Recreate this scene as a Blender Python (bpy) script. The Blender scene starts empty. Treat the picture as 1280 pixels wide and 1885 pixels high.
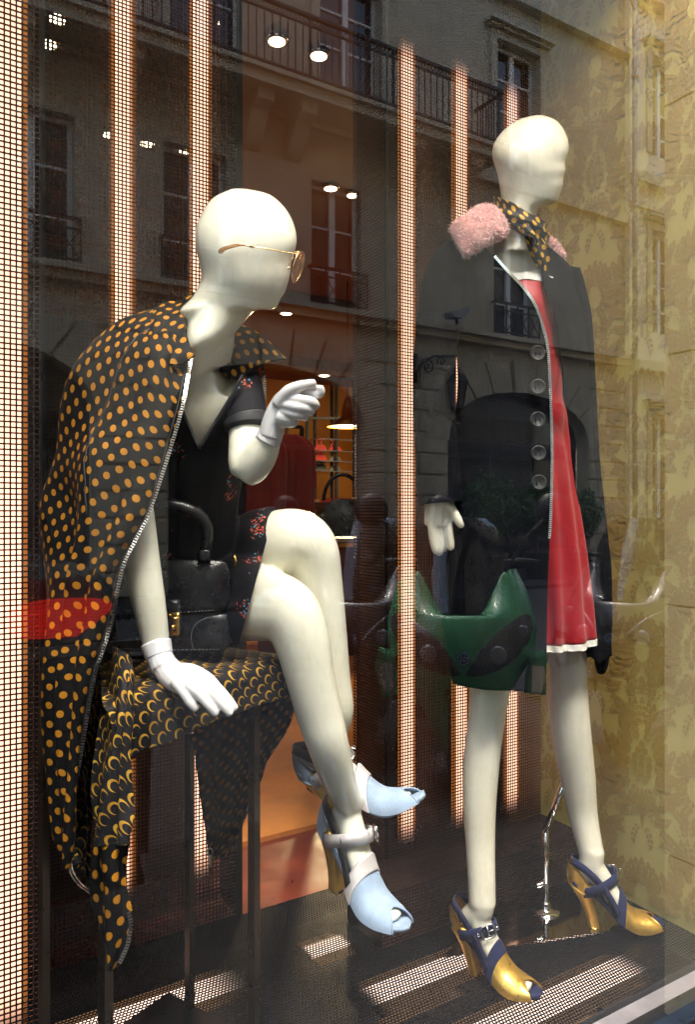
import bpy, bmesh, math, random
import numpy as np
from mathutils import Vector, Matrix

random.seed(7); np.random.seed(7)
SC = bpy.context.scene
COL = SC.collection
R = math.radians

# ------------------------------------------------------------------ camera
TH = R(31.8); SN, CS = math.sin(TH), math.cos(TH)
FPX, CX, CY, CH = 1400.0, 640.0, 942.5, 1.0        # focal in photo pixels, centre, eye height above the display floor
cam_d = bpy.data.cameras.new('camera'); cam = bpy.data.objects.new('camera', cam_d); COL.objects.link(cam)
cam.location = (0, 0, CH); cam.rotation_euler = (R(90), 0, -TH)
cam_d.sensor_fit = 'HORIZONTAL'; cam_d.sensor_width = 24.0; cam_d.lens = 24.0 * FPX / 1280.0
cam_d.clip_start = 0.02; cam_d.clip_end = 300
SC.camera = cam

# ------------------------------------------------------------------ light and exposure
world = bpy.data.worlds.new('World'); SC.world = world; world.use_nodes = True
wn = world.node_tree; bg = wn.nodes['Background']
sky = wn.nodes.new('ShaderNodeTexSky'); sky.sky_type = 'NISHITA'; sky.sun_disc = False
SUN_EL, SUN_AZ = R(65), R(190)                       # azimuth measured from +y towards +x
sky.sun_elevation = SUN_EL; sky.sun_rotation = SUN_AZ
sky.air_density = 1.6; sky.dust_density = 4.0; sky.ozone_density = 0.6
wn.links.new(sky.outputs['Color'], bg.inputs['Color']); bg.inputs['Strength'].default_value = 0.15
sun_d = bpy.data.lights.new('sun', 'SUN'); sun = bpy.data.objects.new('sun', sun_d); COL.objects.link(sun)
sun_d.energy = 0.6; sun_d.angle = R(12); sun_d.color = (1, 0.98, 0.95)
_sd = Vector((math.sin(SUN_AZ) * math.cos(SUN_EL), math.cos(SUN_AZ) * math.cos(SUN_EL), math.sin(SUN_EL)))
sun.rotation_euler = _sd.to_track_quat('Z', 'Y').to_euler(); sun.location = (0, 0, 20)
VS = SC.view_settings
VS.view_transform = 'Standard'; VS.look = 'None'; VS.gamma = 1; VS.use_curve_mapping = False
VS.exposure = 3.2
SC.display_settings.display_device = 'sRGB'
SC.render.engine = 'CYCLES'
cy = SC.cycles
cy.max_bounces = 10; cy.diffuse_bounces = 4; cy.glossy_bounces = 5; cy.transparent_max_bounces = 24; cy.transmission_bounces = 6
cy.sample_clamp_indirect = 6; cy.use_denoising = True
cy.caustics_reflective = False; cy.caustics_refractive = False

# ------------------------------------------------------------------ maths helpers
CAMP = np.array([0, 0, CH]); FW = np.array([SN, CS, 0]); RT = np.array([CS, -SN, 0]); UPV = np.array([0, 0, 1.0])
def W(px, py, d):
    return CAMP + FW * d + RT * ((px - CX) / FPX * d) + UPV * ((CY - py) / FPX * d)
def proj(P):
    q = np.asarray(P) - CAMP
    f = q @ FW
    return np.stack([CX + FPX * (q @ RT) / f, CY - FPX * q[..., 2] / f, f], -1)
def floor_pt(px, py, z=0.0):
    return W(px, py, (CH - z) * FPX / (py - CY))
def nz(v):
    v = np.asarray(v, float); return v / (np.linalg.norm(v) + 1e-12)
def cr(P, m, closed=False):
    P = np.asarray(P, float); n = len(P); out = []
    for i in range(n if closed else n - 1):
        if closed: a, b, c, e = P[(i-1) % n], P[i], P[(i+1) % n], P[(i+2) % n]
        else: a, b, c, e = P[max(i-1, 0)], P[i], P[i+1], P[min(i+2, n-1)]
        for k in range(m):
            t = k / m
            out.append(0.5 * ((2*b) + (c-a)*t + (2*a-5*b+4*c-e)*t*t + (3*b-a-3*c+e)*t**3))
    if not closed: out.append(P[-1])
    return np.array(out)
def inpoly(p, poly):
    x, y = p; c = False; j = len(poly) - 1
    for i in range(len(poly)):
        xi, yi = poly[i]; xj, yj = poly[j]
        if (yi > y) != (yj > y) and x < (xj-xi)*(y-yi)/(yj-yi)+xi: c = not c
        j = i
    return c

# ------------------------------------------------------------------ object helpers
def link(o, parent=None):
    COL.objects.link(o)
    if parent is not None: o.parent = parent
    return o
def tag(o, label=None, cat=None, group=None, kind=None):
    if label: o['label'] = label
    if cat: o['category'] = cat
    if group: o['group'] = group
    if kind: o['kind'] = kind
    return o
def thing(name, label, cat, group=None, loc=(0, 0, 0)):
    o = bpy.data.objects.new(name, None); o.empty_display_size = 0.1; o.location = loc
    return tag(link(o), label, cat, group)
class MB:
    """collects geometry in world (or local) coordinates, then becomes one mesh object"""
    def __init__(self): self.v = []; self.f = []; self.mi = []; self.uv = None; self.n = 0
    def add(self, v, f, m=0):
        v = np.asarray(v, float).reshape(-1, 3); b = self.n
        self.v.append(v); self.n += len(v)
        for q in f: self.f.append(tuple(int(i) + b for i in q)); self.mi.append(m)
        return self
    def quad(self, a, b, c, d, m=0): return self.add([a, b, c, d], [(0, 1, 2, 3)], m)
    def box(self, lo, hi, m=0, M=None):
        x0, y0, z0 = lo; x1, y1, z1 = hi
        v = np.array([(x0,y0,z0),(x1,y0,z0),(x1,y1,z0),(x0,y1,z0),(x0,y0,z1),(x1,y0,z1),(x1,y1,z1),(x0,y1,z1)], float)
        if M is not None: v = v @ np.array(M)[:3, :3].T + np.array(M)[:3, 3]
        return self.add(v, [(3,2,1,0),(4,5,6,7),(0,1,5,4),(1,2,6,5),(2,3,7,6),(3,0,4,7)], m)
    def bar(self, a, b, w, h=None, up=(0, 0, 1), m=0):
        h = h or w; a = np.array(a, float); b = np.array(b, float); t = nz(b - a); u = np.array(up, float)
        if abs(t @ nz(u)) > .98: u = np.array([1.0, 0, 0])
        s = nz(np.cross(t, u)); u = np.cross(s, t); v = []
        for p in (a, b):
            for sx, sy in ((-1,-1),(1,-1),(1,1),(-1,1)): v.append(p + s*sx*w/2 + u*sy*h/2)
        return self.add(v, [(0,1,2,3),(7,6,5,4),(0,4,5,1),(1,5,6,2),(2,6,7,3),(3,7,4,0)], m)
    def pipe(self, pts, r, n=8, m=0, closed=False, cap=True):
        P = np.asarray(pts, float); k = len(P); rr = np.ones(k) * r if np.isscalar(r) else np.asarray(r, float)
        T = np.roll(P, -1, 0) - np.roll(P, 1, 0) if closed else np.gradient(P, axis=0)
        u = np.array([0, 0, 1.0]) if abs(nz(T[0])[2]) < .9 else np.array([1.0, 0, 0]); vs = []
        for i in range(k):
            t = nz(T[i]); s = nz(np.cross(t, u)); u = np.cross(s, t)
            for j in range(n):
                a = 2*math.pi*j/n; vs.append(P[i] + rr[i]*(s*math.cos(a)+u*math.sin(a)))
        f = []
        for i in range(k if closed else k-1):
            for j in range(n):
                a, b = i*n+j, i*n+(j+1) % n; c, e = ((i+1) % k)*n+(j+1) % n, ((i+1) % k)*n+j
                f.append((a, b, c, e))
        if cap and not closed: f += [tuple(range(n))[::-1], tuple(range((k-1)*n, k*n))]
        return self.add(vs, f, m)
    def lathe(self, prof, c=(0, 0, 0), n=24, m=0, axis='z', cap=True):
        vs = []
        for r, z in prof:
            for j in range(n):
                a = 2*math.pi*j/n
                q = (r*math.cos(a), r*math.sin(a), z) if axis == 'z' else ((r*math.cos(a), z, r*math.sin(a)) if axis == 'y' else (z, r*math.cos(a), r*math.sin(a)))
                vs.append(np.array(c) + q)
        f = [(i*n+j, i*n+(j+1) % n, (i+1)*n+(j+1) % n, (i+1)*n+j) for i in range(len(prof)-1) for j in range(n)]
        if cap: f += [tuple(range(n))[::-1], tuple(range((len(prof)-1)*n, len(prof)*n))]
        return self.add(vs, f, m)
    def prism(self, poly, o, u, v, w, depth, m=0):
        """polygon (a,b) laid on o+a*u+b*v, extruded by depth along w"""
        o, u, v, w = (np.array(q, float) for q in (o, u, v, w)); n = len(poly)
        A = [o + a*u + b*v for a, b in poly]; B = [p + w*depth for p in A]
        f = [tuple(range(n))[::-1], tuple(range(n, 2*n))] + [(i, (i+1) % n, n+(i+1) % n, n+i) for i in range(n)]
        return self.add(A+B, f, m)
    def build(self, name, mats, parent=None, smooth=False, xform=None):
        V = np.concatenate(self.v) if self.v else np.zeros((0, 3))
        if xform is not None: X = np.array(xform); V = V @ X[:3, :3].T + X[:3, 3]
        return mesh_obj(name, V, self.f, mats, parent, smooth, self.mi)
def mesh_obj(name, V, F, mats, parent=None, smooth=False, mi=None, uv=None, loops=None):
    me = bpy.data.meshes.new(name); me.from_pydata([tuple(p) for p in np.asarray(V).tolist()], [], F)
    for m in (mats if isinstance(mats, (list, tuple)) else [mats]): me.materials.append(m)
    if mi is not None and len(set(mi)) > 1: me.polygons.foreach_set('material_index', mi)
    if uv is not None:
        l = me.uv_layers.new(name='UVMap'); li = np.zeros(len(me.loops), int); me.loops.foreach_get('vertex_index', li)
        l.data.foreach_set('uv', np.asarray(uv, np.float32)[li].ravel())
    if smooth: me.polygons.foreach_set('use_smooth', [True]*len(me.polygons))
    me.update()
    return link(bpy.data.objects.new(name, me), parent)
def quads_obj(name, V, mats, parent=None, mi=None):
    """V: (n,4,3) independent quads, fast path"""
    V = np.asarray(V, np.float32); n = len(V); me = bpy.data.meshes.new(name)
    me.vertices.add(n*4); me.vertices.foreach_set('co', V.reshape(-1))
    me.loops.add(n*4); me.loops.foreach_set('vertex_index', np.arange(n*4, dtype=np.int32))
    me.polygons.add(n); me.polygons.foreach_set('loop_start', np.arange(0, n*4, 4, dtype=np.int32))
    me.polygons.foreach_set('loop_total', np.full(n, 4, np.int32))
    for m in (mats if isinstance(mats, (list, tuple)) else [mats]): me.materials.append(m)
    if mi is not None: me.polygons.foreach_set('material_index', np.asarray(mi, np.int32))
    me.update(calc_edges=True); me.validate()
    return link(bpy.data.objects.new(name, me), parent)

# lofts seen from the camera: (px, py, depth, half-width in px, half-depth in m or None)
def tube(ctrl, n=22, m=5, depth_ratio=.92):
    A = []
    for c in ctrl:
        px, py, d, rw = c[:4]; rd = c[4] if len(c) > 4 and c[4] else rw*d/FPX*depth_ratio
        A.append(list(W(px, py, d)) + [rw*d/FPX, rd])
    return tube_w(A, n, m)
def tube_w(A, n=22, m=5, axis=None):
    S = cr(A, m); P = S[:, :3]; T = np.gradient(P, axis=0); vs = []
    for i in range(len(P)):
        t = nz(T[i]); D = nz(P[i]-CAMP) if axis is None else np.array(axis, float)
        D = D - t*(D @ t); D = nz(D); s = np.cross(t, D)
        for j in range(n):
            a = 2*math.pi*j/n; vs.append(P[i] + s*S[i, 3]*math.cos(a) + D*S[i, 4]*math.sin(a))
    k = len(P)
    # rounded ends
    vs = np.array(vs); f = [(i*n+j, i*n+(j+1) % n, (i+1)*n+(j+1) % n, (i+1)*n+j) for i in range(k-1) for j in range(n)]
    c0 = P[0] - nz(T[0])*S[0, 3:].min()*.5; c1 = P[-1] + nz(T[-1])*S[-1, 3:].min()*.5
    vs = np.vstack([vs, c0, c1]); b = k*n
    f += [((j+1) % n, j, b) for j in range(n)] + [((k-1)*n+j, (k-1)*n+(j+1) % n, b+1) for j in range(n)]
    return vs, f
def sections(sec, d, n=32, m=4):
    """(front_x, front_y, back_x, back_y, half breadth m[, depth offset]) stack"""
    A = []
    for s in sec:
        dd = d + (s[5] if len(s) > 5 else 0)
        A.append(list(W(s[0], s[1], dd)) + list(W(s[2], s[3], dd)) + [s[4]])
    S = cr(A, m); vs = []
    for r in S:
        c = (r[:3]+r[3:6])/2; s = (r[:3]-r[3:6])/2; D = nz(c-CAMP); D = nz(D - nz(s)*(D @ nz(s)))
        for j in range(n):
            a = 2*math.pi*j/n; ca, sa = math.cos(a), math.sin(a)
            w = 1 - .16*max(ca, 0)**2                       # the face narrows towards the front
            vs.append(c + s*ca + D*r[6]*sa*w)
    k = len(S); f = [(i*n+j, i*n+(j+1) % n, (i+1)*n+(j+1) % n, (i+1)*n+j) for i in range(k-1) for j in range(n)]
    vs = np.array(vs); vs = np.vstack([vs, vs[:n].mean(0), vs[(k-1)*n:k*n].mean(0)]); b = k*n
    f += [((j+1) % n, j, b) for j in range(n)] + [((k-1)*n+j, (k-1)*n+(j+1) % n, b+1) for j in range(n)]
    return vs, f
def fuse(parts, voxel, smooth=6, factor=.5):
    """one continuous surface out of overlapping closed lofts"""
    mb = MB()
    for v, f in parts: mb.add(v, f)
    me = bpy.data.meshes.new('fuse'); me.from_pydata(np.concatenate(mb.v).tolist(), [], mb.f)
    bm = bmesh.new(); bm.from_mesh(me); bmesh.ops.recalc_face_normals(bm, faces=bm.faces); bm.to_mesh(me); bm.free()
    o = link(bpy.data.objects.new('fuse', me))
    r = o.modifiers.new('r', 'REMESH'); r.mode = 'VOXEL'; r.voxel_size = voxel; r.use_smooth_shade = True
    s = o.modifiers.new('s', 'SMOOTH'); s.iterations = smooth; s.factor = factor
    bpy.context.view_layer.update()
    out = bpy.data.meshes.new_from_object(o.evaluated_get(bpy.context.evaluated_depsgraph_get()))
    bpy.data.objects.remove(o); bpy.data.meshes.remove(me)
    return out
def fused_obj(name, parts, voxel, mat, parent=None, smooth=6, cut=None):
    me = fuse(parts, voxel, smooth); me.materials.clear(); me.materials.append(mat); me.name = name
    if cut:
        bm = bmesh.new(); bm.from_mesh(me); bm.normal_update(); dead = []
        for f in bm.faces:
            c = np.array(f.calc_center_median()); q = proj(c)
            if cut(q, c, np.array(f.normal)): dead.append(f)
        bmesh.ops.delete(bm, geom=dead, context='FACES'); bm.to_mesh(me); bm.free()
    me.polygons.foreach_set('use_smooth', [True]*len(me.polygons))
    return link(bpy.data.objects.new(name, me), parent)
def resample(rows, nu, nv, world=False):
    G = np.array([[p if world else W(*p) for p in r] for r in rows], float)
    def rs(A, n):                                    # catmull along axis 0, n samples
        k = len(A); t = np.linspace(0, k-1-1e-6, n); i = t.astype(int); f = (t-i).reshape((-1,)+(1,)*(A.ndim-1))
        a, b, c, e = A[np.maximum(i-1, 0)], A[i], A[np.minimum(i+1, k-1)], A[np.minimum(i+2, k-1)]
        return .5*((2*b)+(c-a)*f+(2*a-5*b+4*c-e)*f*f+(3*b-a-3*c+e)*f**3)
    G = rs(G, nv); G = rs(G.transpose(1, 0, 2), nu).transpose(1, 0, 2)
    return G
def gnormals(G):
    du = np.gradient(G, axis=1); dv = np.gradient(G, axis=0); n = np.cross(du, dv)
    return n / (np.linalg.norm(n, axis=2, keepdims=True)+1e-9)
def cloth(name, G, mats, parent, thick=.0016, fold=None, uvo=(0, 0)):
    nv, nu, _ = G.shape
    if fold is not None: G = G + gnormals(G)*fold[..., None]
    q_ = max(2, int(nu*.35)); N_ = gnormals(G)[:, :q_]
    if ((CAMP-G[:, :q_])*N_).sum(2).mean() < 0: G = G[:, ::-1]
    seg = np.linalg.norm(np.diff(G, axis=1), axis=2).mean(0); U = np.concatenate([[0], np.cumsum(seg)])
    seg = np.linalg.norm(np.diff(G, axis=0), axis=2); Vv = np.vstack([np.zeros(nu), np.cumsum(seg, axis=0)])
    Vm = Vv.mean(1, keepdims=True)*.6 + Vv*.4
    su = np.linalg.norm(np.diff(G, axis=1), axis=2); Us = np.hstack([np.zeros((nv, 1)), np.cumsum(su, axis=1)])
    Uu = Us*.75 + U[None]*.25
    uv = np.stack([Uu+uvo[0], Vm+uvo[1]], -1).reshape(-1, 2)
    N = gnormals(G); A = G.reshape(-1, 3); B = (G - N*thick).reshape(-1, 3); k = nu*nv
    f = []; mi = []
    for i in range(nv-1):
        for j in range(nu-1):
            a = i*nu+j; q = (a, a+1, a+nu+1, a+nu); f.append(q); mi.append(0)
            f.append(tuple(x+k for x in q[::-1])); mi.append(1 if isinstance(mats, (list, tuple)) and len(mats) > 1 else 0)
    edge = [i*nu for i in range(nv)][::-1]
    rim = [(0*nu+j) for j in range(nu)] + [i*nu+nu-1 for i in range(1, nv)] + [(nv-1)*nu+j for j in range(nu-2, -1, -1)] + [i*nu for i in range(nv-2, 0, -1)]
    for i in range(len(rim)):
        a, b = rim[i], rim[(i+1) % len(rim)]; f.append((b, a, a+k, b+k)); mi.append(0)
    return mesh_obj(name, np.vstack([A, B]), f, mats, parent, True, mi, np.vstack([uv, uv])), G
def rnd_noise(shape, seed, cells):
    """smooth value noise on a grid"""
    rs = np.random.RandomState(seed); a = rs.randn(cells[0]+3, cells[1]+3)
    y = np.linspace(0, cells[0], shape[0]); x = np.linspace(0, cells[1], shape[1])
    yi = y.astype(int); xi = x.astype(int); fy = (y-yi)[:, None]; fx = (x-xi)[None]
    fy = fy*fy*(3-2*fy); fx = fx*fx*(3-2*fx)
    g = lambda i, j: a[np.ix_(yi+i, xi+j)]
    return g(0,0)*(1-fy)*(1-fx)+g(1,0)*fy*(1-fx)+g(0,1)*(1-fy)*fx+g(1,1)*fy*fx
# ------------------------------------------------------------------ materials
def newmat(name):
    m = bpy.data.materials.new(name); m.use_nodes = True
    return m, m.node_tree, m.node_tree.nodes['Principled BSDF']
def nd(nt, t, **kw):
    n = nt.nodes.new(t)
    for k, v in kw.items():
        if k.startswith('i_'): n.inputs[int(k[2:])].default_value = v
        else: setattr(n, k, v)
    return n
def math_(nt, op, a, b=None, clamp=False):
    n = nt.nodes.new('ShaderNodeMath'); n.operation = op; n.use_clamp = clamp
    for i, q in enumerate((a, b)):
        if q is None: continue
        if hasattr(q, 'links'): nt.links.new(q, n.inputs[i])
        else: n.inputs[i].default_value = q
    return n.outputs[0]
def mixc(nt, fac, a, b):
    n = nt.nodes.new('ShaderNodeMix'); n.data_type = 'RGBA'
    for s, q in ((n.inputs[0], fac), (n.inputs[6], a), (n.inputs[7], b)):
        if hasattr(q, 'links'): nt.links.new(q, s)
        elif isinstance(q, (int, float)): s.default_value = q
        else: s.default_value = (*q[:3], 1)
    return n.outputs[2]
def mat(name, col, rough=.5, metal=0, var=.18, vscale=14, bump=0, bscale=60, coat=0, sheen=0, spec=None, sss=0, emit=None, estr=0, rvar=.12, trans=0, alpha=1, stretch=None):
    m, nt, b = newmat(name)
    b.inputs['Roughness'].default_value = rough; b.inputs['Metallic'].default_value = metal
    b.inputs['Base Color'].default_value = (*col, 1)
    tc = nd(nt, 'ShaderNodeTexCoord'); co = tc.outputs['Object']
    if stretch:
        mp = nd(nt, 'ShaderNodeMapping'); mp.inputs['Scale'].default_value = stretch; nt.links.new(co, mp.inputs[0]); co = mp.outputs[0]
    if var:
        nz1 = nd(nt, 'ShaderNodeTexNoise'); nz1.inputs['Scale'].default_value = vscale; nz1.inputs['Detail'].default_value = 6; nz1.inputs['Roughness'].default_value = .65
        nt.links.new(co, nz1.inputs['Vector'])
        rp = nd(nt, 'ShaderNodeMapRange'); rp.inputs[1].default_value = .3; rp.inputs[2].default_value = .7
        rp.inputs[3].default_value = 1-var; rp.inputs[4].default_value = 1+var*.6; nt.links.new(nz1.outputs[0], rp.inputs[0])
        vm = nd(nt, 'ShaderNodeVectorMath', operation='SCALE'); vm.inputs[0].default_value = col; nt.links.new(rp.outputs[0], vm.inputs['Scale'])
        nt.links.new(vm.outputs[0], b.inputs['Base Color'])
        if rvar:
            r2 = nd(nt, 'ShaderNodeMapRange'); r2.inputs[1].default_value = .3; r2.inputs[2].default_value = .7
            r2.inputs[3].default_value = max(rough-rvar, .02); r2.inputs[4].default_value = min(rough+rvar, 1); nt.links.new(nz1.outputs[0], r2.inputs[0]); nt.links.new(r2.outputs[0], b.inputs['Roughness'])
    if bump:
        nb = nd(nt, 'ShaderNodeTexNoise'); nb.inputs['Scale'].default_value = bscale; nb.inputs['Detail'].default_value = 5; nt.links.new(co, nb.inputs['Vector'])
        bp = nd(nt, 'ShaderNodeBump'); bp.inputs['Strength'].default_value = bump; bp.inputs['Distance'].default_value = .004
        nt.links.new(nb.outputs[0], bp.inputs['Height']); nt.links.new(bp.outputs[0], b.inputs['Normal'])
    b.inputs['Coat Weight'].default_value = coat; b.inputs['Coat Roughness'].default_value = .06
    b.inputs['Sheen Weight'].default_value = sheen
    if spec is not None: b.inputs['Specular IOR Level'].default_value = spec
    if sss: b.inputs['Subsurface Weight'].default_value = sss; b.inputs['Subsurface Radius'].default_value = (.03, .024, .014); b.inputs['Subsurface Scale'].default_value = .6
    if emit: b.inputs['Emission Color'].default_value = (*emit, 1); b.inputs['Emission Strength'].default_value = estr
    if trans: b.inputs['Transmission Weight'].default_value = trans
    b.inputs['Alpha'].default_value = alpha
    return m
def emitter(name, col, s):
    m, nt, b = newmat(name); e = nd(nt, 'ShaderNodeEmission'); e.inputs[0].default_value = (*col, 1); e.inputs[1].default_value = s
    nt.links.new(e.outputs[0], nt.nodes['Material Output'].inputs[0]); return m
def cells(nt, spacing, shear=(0, 0)):
    """two interleaved square grids on the cloth's own UV: returns the two cell-local vectors"""
    uv = nd(nt, 'ShaderNodeTexCoord').outputs['UV']
    # slight hand-printed wobble
    w = nd(nt, 'ShaderNodeTexNoise'); w.inputs['Scale'].default_value = 9; nt.links.new(uv, w.inputs['Vector'])
    sub = nd(nt, 'ShaderNodeVectorMath', operation='SUBTRACT'); nt.links.new(w.outputs['Color'], sub.inputs[0]); sub.inputs[1].default_value = (.5, .5, .5)
    sc0 = nd(nt, 'ShaderNodeVectorMath', operation='SCALE'); nt.links.new(sub.outputs[0], sc0.inputs[0]); sc0.inputs['Scale'].default_value = .006
    ad = nd(nt, 'ShaderNodeVectorMath', operation='ADD'); nt.links.new(uv, ad.inputs[0]); nt.links.new(sc0.outputs[0], ad.inputs[1])
    dv = nd(nt, 'ShaderNodeVectorMath', operation='DIVIDE'); nt.links.new(ad.outputs[0], dv.inputs[0]); dv.inputs[1].default_value = (*spacing, 1)
    out = []
    for off in ((0, 0, 0), (.5, .5, 0)):
        a = nd(nt, 'ShaderNodeVectorMath', operation='ADD'); nt.links.new(dv.outputs[0], a.inputs[0]); a.inputs[1].default_value = off
        f = nd(nt, 'ShaderNodeVectorMath', operation='FRACTION'); nt.links.new(a.outputs[0], f.inputs[0])
        s = nd(nt, 'ShaderNodeVectorMath', operation='SUBTRACT'); nt.links.new(f.outputs[0], s.inputs[0]); s.inputs[1].default_value = (.5, .5, 0)
        sc = nd(nt, 'ShaderNodeVectorMath', operation='MULTIPLY'); nt.links.new(s.outputs[0], sc.inputs[0]); sc.inputs[1].default_value = (spacing[0], spacing[1], 0)
        out.append(sc.outputs[0])
    return out
def dist_to(nt, vec, c):
    s = nd(nt, 'ShaderNodeVectorMath', operation='DISTANCE'); nt.links.new(vec, s.inputs[0]); s.inputs[1].default_value = (*c, 0); return s.outputs['Value']
def weave(nt, b, strength=.25, scale=900):
    uv = nd(nt, 'ShaderNodeTexCoord').outputs['Object']
    n = nd(nt, 'ShaderNodeTexNoise'); n.inputs['Scale'].default_value = scale; n.inputs['Detail'].default_value = 2; nt.links.new(uv, n.inputs['Vector'])
    n2 = nd(nt, 'ShaderNodeTexNoise'); n2.inputs['Scale'].default_value = 22; n2.inputs['Detail'].default_value = 4; nt.links.new(uv, n2.inputs['Vector'])
    h = math_(nt, 'ADD', math_(nt, 'MULTIPLY', n.outputs[0], .12), n2.outputs[0])
    bp = nd(nt, 'ShaderNodeBump'); bp.inputs['Strength'].default_value = strength; bp.inputs['Distance'].default_value = .004
    nt.links.new(h, bp.inputs['Height']); nt.links.new(bp.outputs[0], b.inputs['Normal'])
def dot_mat(name, ground, dot, spacing, r, rough=.55):
    m, nt, b = newmat(name); a, c = cells(nt, spacing)
    d = math_(nt, 'MINIMUM', dist_to(nt, a, (0, 0)), dist_to(nt, c, (0, 0)))
    k = math_(nt, 'LESS_THAN', d, r); nt.links.new(mixc(nt, k, ground, dot), b.inputs['Base Color'])
    b.inputs['Roughness'].default_value = rough+.15; b.inputs['Specular IOR Level'].default_value = .12; weave(nt, b); return m
def crescent_mat(name, ground, c1, c2, spacing, r):
    m, nt, b = newmat(name); A = cells(nt, spacing); ks = []
    for vec, sg in zip(A, (1, -1)):
        o = math_(nt, 'LESS_THAN', dist_to(nt, vec, (0, 0)), r)
        i = math_(nt, 'GREATER_THAN', dist_to(nt, vec, (-r*.22, r*.14)), r*.80)
        j = math_(nt, 'GREATER_THAN', dist_to(nt, vec, (0, 0)), r*.50)
        ks.append(math_(nt, 'MULTIPLY', o, math_(nt, 'MULTIPLY', i, j)))
    k = math_(nt, 'MAXIMUM', ks[0], ks[1])
    n = nd(nt, 'ShaderNodeTexNoise'); n.inputs['Scale'].default_value = 60; nt.links.new(nd(nt, 'ShaderNodeTexCoord').outputs['UV'], n.inputs['Vector'])
    rp = nd(nt, 'ShaderNodeMapRange'); rp.inputs[1].default_value = .4; rp.inputs[2].default_value = .6; nt.links.new(n.outputs[0], rp.inputs[0])
    nt.links.new(mixc(nt, k, ground, mixc(nt, rp.outputs[0], c1, c2)), b.inputs['Base Color'])
    b.inputs['Roughness'].default_value = .65; b.inputs['Specular IOR Level'].default_value = .15; weave(nt, b); return m
def floral_mat(name, ground):
    m, nt, b = newmat(name); co = nd(nt, 'ShaderNodeTexCoord').outputs['Object']
    wn_ = nd(nt, 'ShaderNodeTexNoise'); wn_.inputs['Scale'].default_value = 55; nt.links.new(co, wn_.inputs['Vector'])
    ws = nd(nt, 'ShaderNodeVectorMath', operation='SCALE'); nt.links.new(wn_.outputs['Color'], ws.inputs[0]); ws.inputs['Scale'].default_value = .034
    wa = nd(nt, 'ShaderNodeVectorMath', operation='ADD'); nt.links.new(co, wa.inputs[0]); nt.links.new(ws.outputs[0], wa.inputs[1])
    v = nd(nt, 'ShaderNodeTexVoronoi'); v.inputs['Scale'].default_value = 18; nt.links.new(wa.outputs[0], v.inputs['Vector'])
    big = math_(nt, 'LESS_THAN', v.outputs['Distance'], .31)
    s = nd(nt, 'ShaderNodeTexVoronoi'); s.inputs['Scale'].default_value = 210; nt.links.new(co, s.inputs['Vector'])
    small = math_(nt, 'LESS_THAN', s.outputs['Distance'], .46)
    sep = nd(nt, 'ShaderNodeSeparateColor'); nt.links.new(s.outputs['Color'], sep.inputs[0])
    some = math_(nt, 'GREATER_THAN', sep.outputs[1], .28)
    core = math_(nt, 'LESS_THAN', v.outputs['Distance'], .13)
    blue = math_(nt, 'MAXIMUM', core, math_(nt, 'GREATER_THAN', sep.outputs[0], .86))
    colr = mixc(nt, blue, mixc(nt, sep.outputs[2], (.42, .045, .03), (.62, .17, .10)), (.12, .36, .55))
    k = math_(nt, 'MULTIPLY', big, math_(nt, 'MULTIPLY', small, some))
    nt.links.new(mixc(nt, k, ground, colr), b.inputs['Base Color']); b.inputs['Roughness'].default_value = .65; b.inputs['Specular IOR Level'].default_value = .12; weave(nt, b, .2); return m
def mannequin_mat(name, c1, c2, mark):
    m, nt, b = newmat(name); co = nd(nt, 'ShaderNodeTexCoord').outputs['Object']
    n = nd(nt, 'ShaderNodeTexNoise'); n.inputs['Scale'].default_value = 6; n.inputs['Detail'].default_value = 8; n.inputs['Roughness'].default_value = .7; nt.links.new(co, n.inputs['Vector'])
    g = nd(nt, 'ShaderNodeTexNoise'); g.inputs['Scale'].default_value = 34; g.inputs['Detail'].default_value = 9; g.inputs['Roughness'].default_value = .8
    mp = nd(nt, 'ShaderNodeMapping'); mp.inputs['Scale'].default_value = (1, 1, .35); nt.links.new(co, mp.inputs[0]); nt.links.new(mp.outputs[0], g.inputs['Vector'])
    r1 = nd(nt, 'ShaderNodeMapRange'); r1.inputs[1].default_value = .35; r1.inputs[2].default_value = .65; nt.links.new(n.outputs[0], r1.inputs[0])
    r2 = nd(nt, 'ShaderNodeMapRange'); r2.inputs[1].default_value = .50; r2.inputs[2].default_value = .74; r2.inputs[4].default_value = .5; nt.links.new(g.outputs[0], r2.inputs[0])
    c = mixc(nt, r1.outputs[0], c1, c2); c = mixc(nt, r2.outputs[0], c, mark); nt.links.new(c, b.inputs['Base Color'])
    rr = nd(nt, 'ShaderNodeMapRange'); rr.inputs[3].default_value = .2; rr.inputs[4].default_value = .42; nt.links.new(g.outputs[0], rr.inputs[0]); nt.links.new(rr.outputs[0], b.inputs['Roughness'])
    b.inputs['Subsurface Weight'].default_value = .25; b.inputs['Subsurface Radius'].default_value = (.03, .022, .012); b.inputs['Subsurface Scale'].default_value = .5
    b.inputs['Coat Weight'].default_value = .7; b.inputs['Coat Roughness'].default_value = .05
    bb = nd(nt, 'ShaderNodeBump'); bb.inputs['Strength'].default_value = .12; bb.inputs['Distance'].default_value = .002; nt.links.new(g.outputs[0], bb.inputs['Height']); nt.links.new(bb.outputs[0], b.inputs['Normal'])
    return m
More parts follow.
